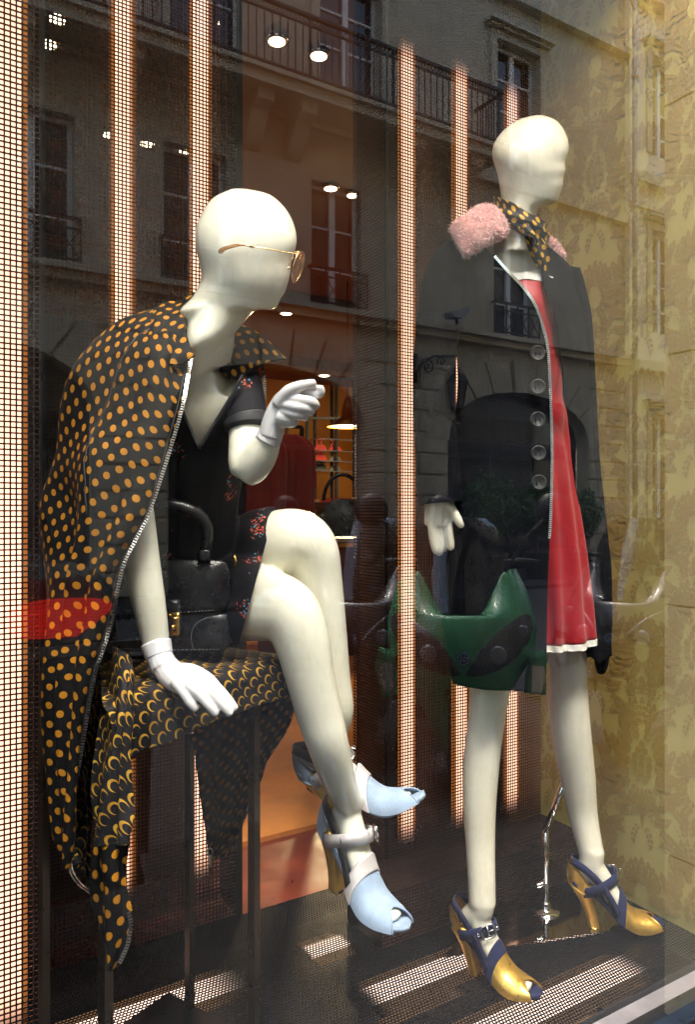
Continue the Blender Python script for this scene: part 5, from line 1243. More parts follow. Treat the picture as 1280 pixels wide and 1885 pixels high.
rows = [
 [(352, 652, 1.215), (345, 622, 1.235), (341, 588, 1.265), (351, 552, 1.31), (385, 565, 1.40), (430, 612, 1.42), (466, 655, 1.37)],
 [(347, 690, 1.195), (312, 640, 1.195), (264, 603, 1.23), (224, 588, 1.30), (300, 592, 1.46), (420, 640, 1.47), (480, 690, 1.375)],
 [(338, 740, 1.175), (286, 704, 1.150), (214, 662, 1.19), (160, 662, 1.31), (260, 655, 1.50), (400, 692, 1.50), (486, 740, 1.37)],
 [(320, 805, 1.16), (256, 792, 1.130), (180, 780, 1.18), (119, 785, 1.32), (230, 780, 1.52), (400, 780, 1.52), (480, 790, 1.39)],
 [(299, 872, 1.15), (236, 870, 1.120), (156, 870, 1.17), (97, 870, 1.33), (210, 870, 1.54), (380, 862, 1.55), (448, 862, 1.43)],
 [(275, 942, 1.14), (211, 950, 1.112), (140, 952, 1.17), (85, 948, 1.33), (200, 950, 1.55), (360, 942, 1.57), (424, 942, 1.47)],
 [(226, 1045, 1.13), (176, 1056, 1.118), (121, 1062, 1.18), (78, 1062, 1.33), (190, 1060, 1.55), (330, 1052, 1.58), (406, 1042, 1.51)],
 [(206, 1140, 1.13), (160, 1150, 1.118), (112, 1160, 1.18), (76, 1166, 1.32), (180, 1150, 1.52), (300, 1132, 1.58), (392, 1122, 1.53)],
 [(172, 1252, 1.12), (140, 1262, 1.112), (102, 1272, 1.17), (82, 1276, 1.30), (150, 1262, 1.46), (200, 1252, 1.50), (240, 1242, 1.52)],
 [(150, 1382, 1.12), (128, 1392, 1.115), (107, 1402, 1.17), (96, 1402, 1.28), (140, 1392, 1.40), (170, 1382, 1.42), (190, 1372, 1.44)],
 [(131, 1520, 1.12), (122, 1526, 1.118), (114, 1532, 1.16), (111, 1532, 1.24), (130, 1532, 1.30), (150, 1530, 1.33), (165, 1522, 1.35)],
 [(129, 1592, 1.12), (127, 1594, 1.122), (126, 1596, 1.15), (126, 1596, 1.22), (140, 1612, 1.28), (155, 1630, 1.30), (168, 1643, 1.30)]]
G = resample(rows, 150, 150); nv, nu = 150, 150
uu = np.linspace(0, 1, nu)[None]; vv = np.linspace(0, 1, nv)[:, None]
fold = .010*np.sin(uu*34 + 2.2*rnd_noise((nv, nu), 3, (3, 5)))*np.clip(vv*2.2, .12, 1)*np.clip((uu)*9, 0, 1) + .007*rnd_noise((nv, nu), 4, (9, 12))*np.clip(uu*8, 0, 1)
_, Gs_ = cloth('shell', G, [K['dots'], K['cresc']], coat, fold=fold); _n = gnormals(Gs_)
def seam(ij, nm='seam'):
    P_ = []
    for i, j in ij:
        nn = _n[i, j]; nn = nn if nn @ (CAMP-Gs_[i, j]) > 0 else -nn; P_.append(Gs_[i, j]+nn*.0007)
    mb = MB(); mb.pipe(P_, .0011, 5); mb.build(nm, K['black_trim'], coat, True)
flip = np.linalg.norm(Gs_[60, 0]-W(*rows[3][0])) > np.linalg.norm(Gs_[60, -1]-W(*rows[3][0])); J = (lambda j: 149-j) if flip else (lambda j: j)
seam([(i, J(int(40+10*math.sin(i/22)))) for i in range(6, 70, 2)]); seam([(i, J(6)) for i in range(10, 148, 2)])
zipper('zip', [(352, 656, 1.211), (338, 740, 1.172), (320, 805, 1.157), (299, 872, 1.147), (275, 942, 1.137), (252, 990, 1.132), (226, 1045, 1.127), (206, 1140, 1.127), (190, 1195, 1.122), (172, 1252, 1.117), (150, 1382, 1.117), (138, 1450, 1.117), (131, 1520, 1.117), (129, 1592, 1.117), (145, 1625, 1.20), (170, 1644, 1.28)], coat)
zipper('zip', [(482, 664, 1.362), (487, 705, 1.362), (486, 750, 1.362), (478, 795, 1.38), (448, 862, 1.425), (436, 905, 1.445), (424, 942, 1.465)], coat)
# collar flaps
cl = [[(358, 538, 1.315), (345, 575, 1.255), (341, 612, 1.222), (352, 645, 1.196), (358, 660, 1.186)],
      [(328, 546, 1.30), (318, 580, 1.24), (314, 620, 1.205), (330, 655, 1.184), (337, 664, 1.178)],
      [(300, 557, 1.285), (292, 590, 1.225), (288, 630, 1.190), (302, 664, 1.175), (310, 671, 1.170)],
      [(285, 566, 1.275), (277, 600, 1.218), (270, 640, 1.185), (272, 662, 1.176), (282, 676, 1.168)]]
Gc = resample(cl, 40, 30); cloth('collar', Gc, [K['dots'], K['dots']], coat, .003, .003*rnd_noise((30, 40), 8, (3, 4)), (.013, .008))
cr2 = [[(438, 596, 1.39), (416, 630, 1.335), (404, 680, 1.292)], [(466, 604, 1.37), (448, 640, 1.32), (432, 696, 1.285)], [(495, 628, 1.35), (478, 650, 1.32), (462, 684, 1.29)], [(528, 661, 1.33), (508, 664, 1.315), (482, 670, 1.30)]]
Gc = resample(cr2, 30, 36); cloth('collar', Gc, [K['dots'], K['dots']], coat, .003, .002*rnd_noise((36, 30), 9, (3, 3)), (.02, .0))

# ---------------------------------------------------------------- the stool and the coat's lining spread over it
U24, V24 = np.array((math.cos(R(24)), math.sin(R(24)), 0)), np.array((-math.sin(R(24)), math.cos(R(24)), 0))
SEAT_Z, SC_ = .733, np.array((.43, 1.325, 0))
sp = lambda a, b, z: SC_ + U24*a + V24*b + UPV*z
stool = thing('stool', 'tall narrow stool with square bronze legs under the seated mannequin', 'stool')
mb = MB(); M4 = np.eye(4); M4[:3, 0] = U24; M4[:3, 1] = V24; M4[:3, 3] = SC_
mb.prism([(-.185, -.125), (.185, -.125), (.185, .22), (.06, .22)], SC_+UPV*(SEAT_Z-.055), U24, V24, Z_, .051); mb.build('seat', K['box_dark'], stool)
legm = mat('bronze_square_tube', (.10, .075, .055), .3, .85, .2, 6)
A_ = np.array((.605, 1.310, 0)); B_ = np.array((.536, 1.467, 0)); D_ = np.array((.300, 1.190, 0)); C_ = np.array((.236, 1.335, 0))
for p, w in ((A_, .0165), (B_, .014), (C_, .014), (D_, .0165)):
    mb = MB(); M5 = np.eye(4); M5[:3, 0] = U24; M5[:3, 1] = V24; M5[:3, 3] = p; mb.box((-w/2, -w/2, .004), (w/2, w/2, SEAT_Z-.058), M=M5); mb.build('leg', legm, stool)
mb = MB(); mb.box((-.20, -.13, .0012), (.165, .16, .0035), M=M4); mb.build('base_plate', K['frame_black'], stool)
mb = MB(); mb.bar(W(352, 1345, 1.33), W(378, 1330, 1.25), .010); mb.build('brace', K['chrome'], stool)
# seat cover: top then over the front edge
prof = [(.27, SEAT_Z+.030), (.20, SEAT_Z+.016), (.12, SEAT_Z+.006), (.03, SEAT_Z+.003), (-.06, SEAT_Z+.003), (-.125, SEAT_Z+.001), (-.146, SEAT_Z-.012), (-.152, SEAT_Z-.040), (-.152, SEAT_Z-.075)]
rws = []
for i, (b, z) in enumerate(prof):
    r = []
    for a in np.linspace(-.225+.285*min(max((b+.13)/.40, 0), 1), .222, 9):
        e = abs(a)/.22; drop = -.012*max(e-.84, 0)/.16 if i < 6 else -.012*max(e-.84, 0)/.16 - (.02*(a < 0)*abs(a)/.22 if i == 8 else 0)
        r.append(sp(a, b, z+drop + (.004*math.sin(a*60) if i == 8 else 0)))
    rws.append(r)
G = resample(rws, 120, 90, True); cloth('lining_spread', G, [K['cresc'], K['dots_under']], coat, .002, .0022*rnd_noise((90, 120), 11, (9, 12)) + .0016*np.abs(rnd_noise((90, 120), 12, (4, 7))))
# hanging tail in front, left
tl = [[(206, 1188, 1.185), (222, 1196, 1.15), (240, 1212, 1.125), (247, 1250, 1.12)], [(187, 1285, 1.16), (208, 1290, 1.11), (231, 1300, 1.085), (243, 1335, 1.095)], [(174, 1380, 1.13), (198, 1385, 1.08), (222, 1395, 1.065), (235, 1400, 1.08)],
      [(168, 1470, 1.12), (192, 1475, 1.065), (218, 1480, 1.052), (240, 1485, 1.07)], [(166, 1550, 1.11), (190, 1556, 1.06), (214, 1556, 1.046), (237, 1548, 1.06)]]
G = resample(tl, 50, 110); nf = .010*np.sin(np.linspace(0, 1, 50)[None]*12 + 1.5*rnd_noise((110, 50), 14, (3, 2)))*np.linspace(.2, 1, 110)[:, None]
cloth('lining_tail', G, [K['cresc'], K['dots']], coat, .002, nf)
tl = [[(168, 1545, 1.10), (190, 1552, 1.065), (214, 1552, 1.052), (236, 1545, 1.063)], [(170, 1640, 1.10), (190, 1640, 1.065), (214, 1636, 1.05), (233, 1622, 1.06)], [(180, 1710, 1.09), (200, 1710, 1.06), (222, 1708, 1.05), (240, 1700, 1.056)], [(197, 1782, 1.07), (204, 1784, 1.055), (211, 1782, 1.052), (218, 1776, 1.052)]]
G = resample(tl, 46, 90); cloth('tail_end', G, [K['dots'], K['cresc']], coat, .002, .006*np.sin(np.linspace(0, 1, 46)[None]*9+1+rnd_noise((90, 46), 15, (3, 2))))
zipper('zip', [(237, 1680, 1.052), (241, 1700, 1.051), (236, 1735, 1.047), (226, 1760, 1.046), (219, 1774, 1.046)], coat)
# hanging corner behind the legs, right
tr = [[(350, 1340, 1.50), (400, 1322, 1.49), (450, 1302, 1.47), (500, 1288, 1.455), (546, 1270, 1.43)], [(362, 1400, 1.52), (402, 1390, 1.50), (448, 1372, 1.48), (490, 1352, 1.46), (533, 1335, 1.44)],
      [(372, 1470, 1.53), (402, 1462, 1.51), (436, 1450, 1.495), (468, 1432, 1.48), (492, 1405, 1.47)], [(384, 1535, 1.54), (404, 1528, 1.525), (424, 1518, 1.51), (446, 1500, 1.50), (464, 1475, 1.49)], [(390, 1580, 1.55), (402, 1578, 1.54), (412, 1574, 1.53), (422, 1568, 1.525), (430, 1560, 1.52)]]
G = resample(tr, 70, 80); cloth('hanging_corner', G, [K['dots_under'], K['dots_under']], coat, .002, .010*np.sin(np.linspace(0, 1, 70)[None]*19+1.2*rnd_noise((80, 70), 16, (3, 3)))*np.linspace(.25, 1, 80)[:, None])
mb = MB(); p = W(386, 1568, 1.50); mb.pipe([p+(0.006*math.cos(a), 0, .008*math.sin(a)) for a in np.linspace(0, 6, 9)], .0014, 5); mb.bar(p+(0, 0, -.008), p+(.002, 0, -.03), .004); mb.build('zip_pull', K['zip'], coat)

# ---------------------------------------------------------------- handbag
bag = thing('handbag', 'black leather handbag with a gold lock beside the seated mannequin', 'handbag')
bd = 1.395; bp = lambda x, y, o=0: W(x, y, bd+o)
mbx = RT; bn = nz(FW*.96+RT*(-.12)); 
def rounded(x0, y0, x1, y1, r, n=5):
    o = []
    for cx_, cy_, a0 in ((x1-r, y0+r, -90), (x1-r, y1-r, 0), (x0+r, y1-r, 90), (x0+r, y0+r, 180)):
        for k in range(n+1): a = R(a0+90*k/n); o.append((cx_+r*math.cos(a), cy_+r*math.sin(a)))
    return o
def slab(name, outline, o0, o1, m, parent, bulge=0, rings=5):
    """leather panel with a rolled edge: outline in photo px at the bag's distance, from depth offset o0 (front) to o1"""
    P = np.array(outline, float); c = P.mean(0); vs = []; n = len(P)
    lv = [(1, o1), (1.0, (o0+o1)/2), (.985, o0+.002), (.955, o0), (.6, o0-bulge*.8), (.05, o0-bulge)]
    for k, o in lv: vs += [W(*(c+(p-c)*k), bd+o) for p in P]
    f = [(i*n+j, i*n+(j+1) % n, (i+1)*n+(j+1) % n, (i+1)*n+j) for i in range(len(lv)-1) for j in range(n)]
    f += [tuple((len(lv)-1)*n+j for j in range(n)), tuple(range(n))[::-1]]
    return mesh_obj(name, vs, f, m, parent, True)
slab('body', rounded(214, 1034, 424, 1201, 22), -.045, .05, K['leather'], bag, .006)
slab('flap', [(216, 1030), (300, 1027), (404, 1031), (418, 1036), (424, 1062), (424, 1100), (416, 1120), (400, 1129), (352, 1134), (290, 1134), (230, 1130), (214, 1115)], -.056, -.045, K['leather'], bag, .008)
slab('pocket', [(352, 1200), (348, 1172), (354, 1150), (370, 1136), (395, 1130), (418, 1130), (421, 1150), (420, 1185), (412, 1199), (385, 1201)], -.052, -.046, K['leather'], bag, .003)
sd = slab('side_gusset', [(424, 1052), (431, 1062), (433, 1120), (428, 1180), (421, 1196), (416, 1130)], -.028, .042, K['leather'], bag)
lk = thing  # (lock plate)
slab('lock_tab', [(304, 1104), (330, 1104), (335, 1150), (330, 1180), (312, 1182), (304, 1150)], -.066, -.062, K['leather'], bag)
lk = slab('lock', rounded(308, 1127, 331, 1170, 3), -.074, -.067, K['gold'], bag, .001)
mb = MB(); p = W(318, 1155, bd-.078); mb.lathe([(.001, -.004), (.004, -.003), (.005, .002)], p, 14, axis='y'); mb.bar(W(309, 1138, bd-.0765), W(331, 1138, bd-.0765), .003)
for x in (313, 326): mb.lathe([(.0005, -.002), (.002, -.001), (.002, .001)], W(x, 1132, bd-.0765), 8, axis='y')
mb.build('lock_stud', K['gold'], lk, True)
hp = cr([W(*p) for p in ((375, 1022, 1.345), (382, 985, 1.325), (376, 960, 1.315), (358, 942, 1.305), (330, 932, 1.30), (300, 928, 1.30), (268, 936, 1.305), (250, 962, 1.315), (246, 1000, 1.33), (252, 1024, 1.345))], 6)
mb = MB(); mb.pipe(hp, np.interp(np.arange(len(hp)), [0, 6, 27, 48, len(hp)-1], [.010, .0105, .0098, .0105, .010]), 12); hd = mb.build('handle', K['leather'], bag, True)
slab('handle_tab', [(366, 1012), (385, 1012), (388, 1026), (380, 1034), (370, 1033), (364, 1024)], -.070, -.052, K['leather'], hd)
mb = MB(); mb.pipe([W(431, 1021, bd-.02), W(434, 1032, bd-.022), (W(433, 1047, bd-.02))], .0028, 8); mb.build('ring', K['gold'], bag, True)
mb = MB()                                             # stitching along bottom and pocket
for ln in ([(222, 1194), (300, 1196), (405, 1195)], [(232, 1124), (300, 1128), (395, 1123)], [(356, 1195), (352, 1172), (358, 1152), (373, 1140), (396, 1134), (416, 1134)]):
    q = cr(np.array(ln, float), 16)
    for i in range(0, len(q)-1): mb.bar(W(*q[i], bd-.0665), W(*(q[i]*.45+q[i+1]*.55), bd-.0665), .0012)
o = mb.build('stitching', K['coat_lamp'], bag); o['kind'] = 'stuff'

# ================================================================== STANDING MANNEQUIN
st_m = thing('mannequin', 'tall cream mannequin standing by the damask wall with its head turned', 'mannequin')
hd2 = sections([(1001, 212.5, 985, 212.5, .012), (1024, 222, 955, 221, .040), (1039, 241, 927, 241, .056), (1046.5, 262, 911.5, 262, .065), (1046, 281, 906.5, 279, .070), (1040, 298, 908.5, 296, .071), (1041, 314, 914, 313, .069), (1037, 327, 918, 328, .065), (1036.5, 341, 920, 341, .061),
    (1031.5, 356, 922, 353, .057), (1025, 370, 923, 365, .053), (1008, 380, 924, 376, .050), (991, 385, 925, 386, .048), (985, 410, 927, 405, .048), (984, 440, 925, 440, .052), (990, 462, 915, 462, .06)], 1.68)
hx = lambda p: p
tor2 = [(952, 448, 1.70, 52, .052), (930, 482, 1.70, 74, .055), (938, 525, 1.708, 66, .058), (948, 600, 1.71, 68, .072), (962, 690, 1.715, 66, .074), (962, 770, 1.73, 64, .072), (966, 850, 1.742, 72, .078), (970, 930, 1.75, 78, .088), (972, 970, 1.75, 74, .084)]
nl2 = [(945, 960, 1.735, 50), (932, 1060, 1.715, 50), (915, 1160, 1.695, 46), (903, 1260, 1.68, 38), (896, 1325, 1.678, 34), (887, 1400, 1.672, 33.5), (883, 1480, 1.668, 31), (885, 1560, 1.66, 27)]
fl2 = [(1000, 960, 1.765, 50), (1018, 1060, 1.785, 47), (1036, 1150, 1.805, 41), (1045, 1230, 1.815, 35), (1047, 1300, 1.82, 36.5), (1054, 1370, 1.83, 36), (1064, 1430, 1.84, 32), (1074, 1500, 1.845, 26.5)]
na2 = [(842, 474, 1.665, 36), (816, 560, 1.64, 31), (806, 660, 1.63, 28), (805, 760, 1.62, 27), (809, 860, 1.61, 25), (812, 922, 1.605, 24)]
def leg2(ctrl, S, r): return leg_to_shoe(ctrl, S, r)
parts = [hd2, tube(tor2), leg2(nl2, SH['near_gold'], .029), leg2(fl2, SH['far_gold'], .029), tube(na2)] + SH['near_gold'].foot(ankle(SH['near_gold']), .029) + SH['far_gold'].foot(ankle(SH['far_gold']), .029)
fused_obj('body', parts, .0046, K['skin2'], st_m, 5)
hb = [[(811, 915, 1.603, 27, .020), (808, 945, 1.60, 27, .016), (806, 968, 1.598, 25, .014)],
      [(797, 955, 1.597, 11), (799, 985, 1.596, 10.5), (802, 1008, 1.597, 8.5), (805, 1018, 1.598, 6)], [(806, 958, 1.600, 11), (808, 988, 1.600, 10.5), (809, 1010, 1.601, 9), (810, 1021, 1.602, 6)], [(813, 958, 1.606, 10), (815, 985, 1.607, 9.5), (817, 1005, 1.608, 8), (818, 1014, 1.609, 6)],
      [(823, 955, 1.598, 9.5), (827, 980, 1.596, 8.5), (830, 1002, 1.597, 7.5), (831, 1012, 1.598, 5.5)], [(826, 930, 1.594, 10), (836, 944, 1.588, 9), (845, 960, 1.586, 8), (851, 970, 1.587, 5.5)]]
fused_obj('hand', [tube(t_, 14, 5, 1.0) for t_ in hb], .0022, K['skin2'], st_m, 5)

# red satin slip with lace
slip_rows = []
for y, cx_, w, dz, d in ((530, 954, 62, .076, 1.70), (568, 952, 76, .090, 1.70), (600, 951, 80, .094, 1.705), (690, 964, 74, .086, 1.715), (770, 968, 74, .086, 1.73), (850, 968, 86, .098, 1.745), (950, 974, 93, .108, 1.755), (1060, 984, 96, .114, 1.765), (1165, 990, 98, .118, 1.775)):
    r = []
    for k in range(25):
        a = 2*math.pi*k/24; r.append(W(cx_, y, d) + RT*(w*d/FPX*math.cos(a)) + FW*(dz*-math.sin(a)) + UPV*(-.010*math.sin(a)*(1 if y > 1100 else 0)))
    slip_rows.append(r)
G = resample(slip_rows, 140, 110, True); pl = np.clip(np.linspace(-.7, 1, 110), 0, 1)[:, None]
slip, Gs = cloth('slip_dress', G, [K['red'], K['red']], None, .0012, .0075*np.sin(np.linspace(0, 2*math.pi, 140)[None]*15 + 1.4*rnd_noise((110, 140), 21, (4, 10)))*pl + .0022*rnd_noise((110, 140), 22, (16, 24)))
tag(slip, 'red satin slip dress with white lace hem under the dark coat', 'dress')
hem = Gs[-1]; lr = [hem + UPV*0 + 0, hem - UPV*.005 + nz([1, 0, 0])*0, hem - UPV*.0155]
G = np.stack([resample([[tuple(p) for p in r_] for r_ in lr], 560, 12, True)], 0)[0]
G[-1] += UPV*(.0022*np.abs(np.sin(np.arange(560)*.28)))[:, None]; cloth('lace_hem', G, [K['lace'], K['lace']], slip, .001, .0006*np.sin(np.arange(560)[None]*.35)*np.ones((12, 1)))
G = np.stack([Gs[0]+UPV*.010, Gs[0]+UPV*.004, Gs[2]], 0); G = G + gnormals(G)*.002; cloth('lace_top', np.repeat(G, 3, 0)[::1] + np.linspace(0, -.001, 9)[:, None, None]*UPV, [K['lace'], K['lace']], slip, .001)

# dark coat: wraps from the near front edge round the back to the far front edge
coat2 = thing('coat', 'long dark navy wool coat with silver zip edge on the standing mannequin', 'coat')
rows = [
 [(914, 470, 1.615), (902, 462, 1.62), (888, 448, 1.64), (900, 430, 1.70), (955, 424, 1.775), (1000, 452, 1.755), (1006, 470, 1.70), (998, 488, 1.635)],
 [(936, 500, 1.605), (905, 494, 1.600), (868, 480, 1.61), (828, 462, 1.675), (945, 452, 1.80), (1048, 488, 1.765), (1030, 516, 1.66), (1004, 530, 1.612)],
 [(966, 532, 1.598), (925, 530, 1.585), (872, 525, 1.59), (822, 515, 1.67), (950, 520, 1.82), (1060, 530, 1.77), (1040, 545, 1.655), (1012, 552, 1.606)],
 [(986, 562, 1.592), (940, 562, 1.578), (880, 560, 1.58), (828, 560, 1.665), (950, 560, 1.82), (1066, 565, 1.77), (1046, 570, 1.66), (1022, 572, 1.612)],
 [(1010, 650, 1.590), (955, 652, 1.575), (895, 650, 1.585), (844, 650, 1.67), (955, 650, 1.82), (1075, 650, 1.775), (1056, 652, 1.68), (1034, 652, 1.635)],
 [(1015, 750, 1.592), (958, 752, 1.578), (892, 750, 1.588), (842, 746, 1.675), (955, 750, 1.835), (1079, 752, 1.785), (1062, 756, 1.71), (1046, 758, 1.685)],
 [(1016, 900, 1.590), (955, 898, 1.570), (878, 892, 1.580), (818, 885, 1.68), (960, 900, 1.86), (1087, 902, 1.795), (1076, 906, 1.72), (1065, 908, 1.695)],
 [(1012, 1000, 1.588), (950, 1000, 1.565), (870, 998, 1.578), (806, 996, 1.68), (965, 1000, 1.87), (1107, 1000, 1.80), (1092, 1002, 1.735), (1077, 1004, 1.71)],
 [(1008, 1120, 1.588), (950, 1122, 1.565), (876, 1118, 1.58), (812, 1112, 1.68), (968, 1110, 1.875), (1118, 1112, 1.805), (1103, 1112, 1.745), (1084, 1112, 1.72)],
 [(1006, 1279, 1.590), (955, 1274, 1.570), (890, 1266, 1.585), (836, 1253, 1.68), (970, 1225, 1.88), (1124, 1206, 1.81), (1104, 1222, 1.75), (1084, 1204, 1.73)]]
G = resample(rows, 150, 130); fl_ = .005*rnd_noise((130, 150), 31, (5, 9))*np.clip(np.linspace(0, 1, 150)[None]*9, 0, 1)*np.clip((1-np.linspace(0, 1, 150)[None])*9, 0, 1) + .006*np.sin(np.linspace(0, 1, 150)[None]*30)*np.clip(np.linspace(-1.2, 1, 130), 0, 1)[:, None]*np.clip(np.linspace(0, 1, 150)[None]*9, 0, 1)
cloth('shell', G, [K['navy_wool'], K['navy_wool']], coat2, .004, fl_)
v, f = tube([(852, 468, 1.665, 38, .052), (828, 505, 1.645, 44, .050), (812, 570, 1.628, 42, .047), (801, 660, 1.615, 39, .044), (800, 760, 1.607, 38, .043), (806, 860, 1.602, 40, .043), (812, 926, 1.600, 40, .043)], 30, 8)
f = f[:-30]; mesh_obj('sleeve', v, f, K['navy_wool'], coat2, True)
v, f = tube([(1046, 500, 1.765, 22, .045), (1064, 580, 1.785, 24, .045), (1072, 700, 1.80, 24, .042), (1080, 850, 1.81, 24, .042), (1096, 1000, 1.815, 24, .040), (1108, 1130, 1.82, 19, .036), (1108, 1215, 1.82, 13, .03), (1106, 1238, 1.82, 7, .02)], 26, 8); mesh_obj('sleeve', v, f, K['navy_wool'], coat2, True)
zipper('zip', [(912, 473, 1.609), (936, 500, 1.599), (966, 532, 1.592), (986, 562, 1.586), (1001, 605, 1.585), (1010, 650, 1.584), (1015, 750, 1.586), (1017, 830, 1.585), (1016, 900, 1.584), (1014, 960, 1.583), (1012, 990, 1.582)], coat2)
zipper('zip', [(1083, 868, 1.755), (1086, 900, 1.755), (1091, 942, 1.755)], coat2)
mb = MB(); p = W(1091, 948, 1.752); mb.box(p+(-.006, -.003, -.012), p+(.006, .003, .004)); mb.bar(p+(0, 0, -.012), p+(.001, 0, -.032), .005); mb.build('zip_pull', K['zip'], coat2)
for y, x in ((650, 991), (712, 991), (772, 991), (834, 992), (888, 993)):
    c = W(x, y, 1.572); mb = MB(); prof = [(.001, .0010), (.012, .0008), (.0132, -.0004), (.0152, -.0004), (.0163, .001), (.0160, .004)]; n = 24; vs = []
    for r_, o_ in prof:
        for j in range(n): a = 2*math.pi*j/n; vs.append(c + RT*r_*math.cos(a) + UPV*r_*math.sin(a) + FW*o_)
    mb.add(vs, [(i*n+j, i*n+(j+1) % n, (i+1)*n+(j+1) % n, (i+1)*n+j) for i in range(len(prof)-1) for j in range(n)]+[tuple(range(n))]); bt = mb.build('button', K['black_trim'], coat2, True)
    mb = MB()
    for sx in (-1, 1): mb.bar(c+RT*sx*.0042+UPV*.004-FW*.0004, c+RT*sx*.0042-UPV*.004-FW*.0004, .0018)
    mb.build('thread', K['plastic'], bt)
# fur collar: soft body plus many short strands
def fur(name, parts, parent, n, L, seed):
    o = fused_obj(name, parts, .006, K['fur'], parent, 6); me = o.data; rs = np.random.RandomState(seed)
    F = len(me.polygons); C_ = np.zeros(F*3); me.polygons.foreach_get('center', C_); N_ = np.zeros(F*3); me.polygons.foreach_get('normal', N_); C_ = C_.reshape(-1, 3); N_ = N_.reshape(-1, 3)
    k = rs.randint(0, F, n); c = C_[k] + rs.randn(n, 3)*.002; nn = N_[k]; d = nn*.55 + rs.randn(n, 3)*.5 - UPV*.28 + .5*np.stack([np.sin(c[:, 2]*90+c[:, 0]*60), np.cos(c[:, 0]*80), np.sin(c[:, 0]*110)], 1); d /= np.linalg.norm(d, axis=1, keepdims=True)
    s = np.cross(d, rs.randn(n, 3)); s /= np.linalg.norm(s, axis=1, keepdims=True); w = .0004 + .0004*rs.rand(n, 1); l = L*(.6+.8*rs.rand(n, 1))
    mid = c + d*l*.55; tip = c + (d + rs.randn(n, 3)*.3 - UPV*.25)*l
    Q = np.concatenate([np.stack([c-s*w, c+s*w, mid+s*w*.8, mid-s*w*.8], 1), np.stack([mid-s*w*.8, mid+s*w*.8, tip+s*w*.1, tip-s*w*.1], 1)])
    h = quads_obj('fur_strands', Q, [K['fur'], K['fur2']], o, np.tile((rs.rand(n) > .78).astype(int), 2)); h['kind'] = 'stuff'; return o
fc = thing('fur_collar', 'fluffy pink fur collar on the dark coat', 'fur collar')
flap = [[(905, 386, 1.665), (886, 384, 1.655), (866, 397, 1.635), (848, 408, 1.62), (832, 420, 1.612)], [(918, 396, 1.65), (892, 402, 1.63), (870, 413, 1.612), (852, 424, 1.604), (838, 434, 1.60)], [(928, 412, 1.64), (904, 420, 1.615), (880, 431, 1.60), (860, 441, 1.594), (846, 450, 1.592)], [(933, 432, 1.635), (912, 442, 1.61), (890, 452, 1.598), (872, 461, 1.59), (858, 472, 1.588)]]
Gf = resample(flap, 24, 20); Nf = gnormals(Gf); Nf = Nf*np.sign(((CAMP-Gf)*Nf).sum(2, keepdims=True)); e_ = np.minimum(np.linspace(0, 1, 24), np.linspace(1, 0, 24))[None]*np.ones((20, 1)); e2 = np.minimum(np.linspace(0, 1, 20), np.linspace(1, 0, 20))[:, None]*np.ones((1, 24)); hh = .011*np.clip(np.minimum(e_, e2)*6, 0, 1)**.5
A1 = (Gf + Nf*(hh+.003)[..., None]).reshape(-1, 3); B1 = (Gf - Nf*.008).reshape(-1, 3); k_ = len(A1); ff = []
for i in range(19):
    for j in range(23): q_ = i*24+j; ff += [(q_, q_+1, q_+25, q_+24), (q_+24+k_, q_+25+k_, q_+1+k_, q_+k_)]
rim_ = list(range(24))+[i*24+23 for i in range(1, 20)]+[19*24+j for j in range(22, -1, -1)]+[i*24 for i in range(18, 0, -1)]
for i in range(len(rim_)): p_, q_ = rim_[i], rim_[(i+1) % len(rim_)]; ff.append((q_, p_, p_+k_, q_+k_))
fur('fur', [(np.vstack([A1, B1]), ff)], fc, 42000, .0054, 5)
fur('fur', [tube([(985, 446, 1.76, 14, .02), (1012, 456, 1.765, 14, .022), (1034, 474, 1.76, 8, .016)], 18, 5)], fc, 9000, .006, 6)
# dotted neck scarf with a knot and a hanging end
sc_ = thing('scarf', 'black scarf with yellow dots knotted round the standing mannequin neck', 'scarf')
nc = W(957, 412, 1.685); rws = []
for rr, off in ((.060, .030), (.066, .012), (.068, -.008), (.064, -.028)):
    r_ = []
    for k in range(29):
        a = 2*math.pi*k/28; x, y = math.cos(a), math.sin(a)            # x to the right in view, y away
        tilt = -.030*x + .014*y; tilt = tilt + (.012*(y > 0)*y); r_.append(nc + RT*rr*x*.92 + FW*rr*y + UPV*(off + tilt - .010*max(-y, 0)))
    rws.append(r_[::-1])
G = resample(rws, 130, 36, True); cloth('band', G, [K['scarf'], K['scarf']], sc_, .003, .0032*rnd_noise((36, 130), 41, (3, 12)) + .0022*np.sin(np.linspace(0, 1, 36)[:, None]*16 + rnd_noise((36, 130), 42, (2, 6))))
kr = []
for px_, py_, d_, w_ in ((966, 416, 1.618, 7), (970, 424, 1.612, 13), (976, 434, 1.608, 14), (982, 444, 1.612, 10), (984, 450, 1.618, 6)):
    kr.append([W(px_, py_, d_)+(RT*.8-UPV*.35)*w_*d_/FPX*math.cos(a)*-1+FW*.013*math.sin(a) for a in np.linspace(-math.pi/2, 1.5*math.pi, 17)])
cloth('knot', resample(kr, 50, 26, True), [K['scarf'], K['scarf']], sc_, .002, .002*np.sin(np.linspace(0, 1, 50)[None]*30)*np.ones((26, 1)), (.006, .004))
tl = [[(966, 432, 1.612), (978, 434, 1.604), (992, 432, 1.612)], [(972, 455, 1.62), (986, 458, 1.61), (1006, 452, 1.62)], [(982, 480, 1.63), (996, 484, 1.62), (1013, 474, 1.63)], [(990, 494, 1.635), (1001, 500, 1.628), (1014, 494, 1.635)]]
G = resample(tl, 40, 50); cloth('hanging_end', G, [K['scarf'], K['scarf']], sc_, .002, .003*np.sin(np.linspace(0, 1, 40)[None]*9)*np.ones((50, 1)), (.01, .012))

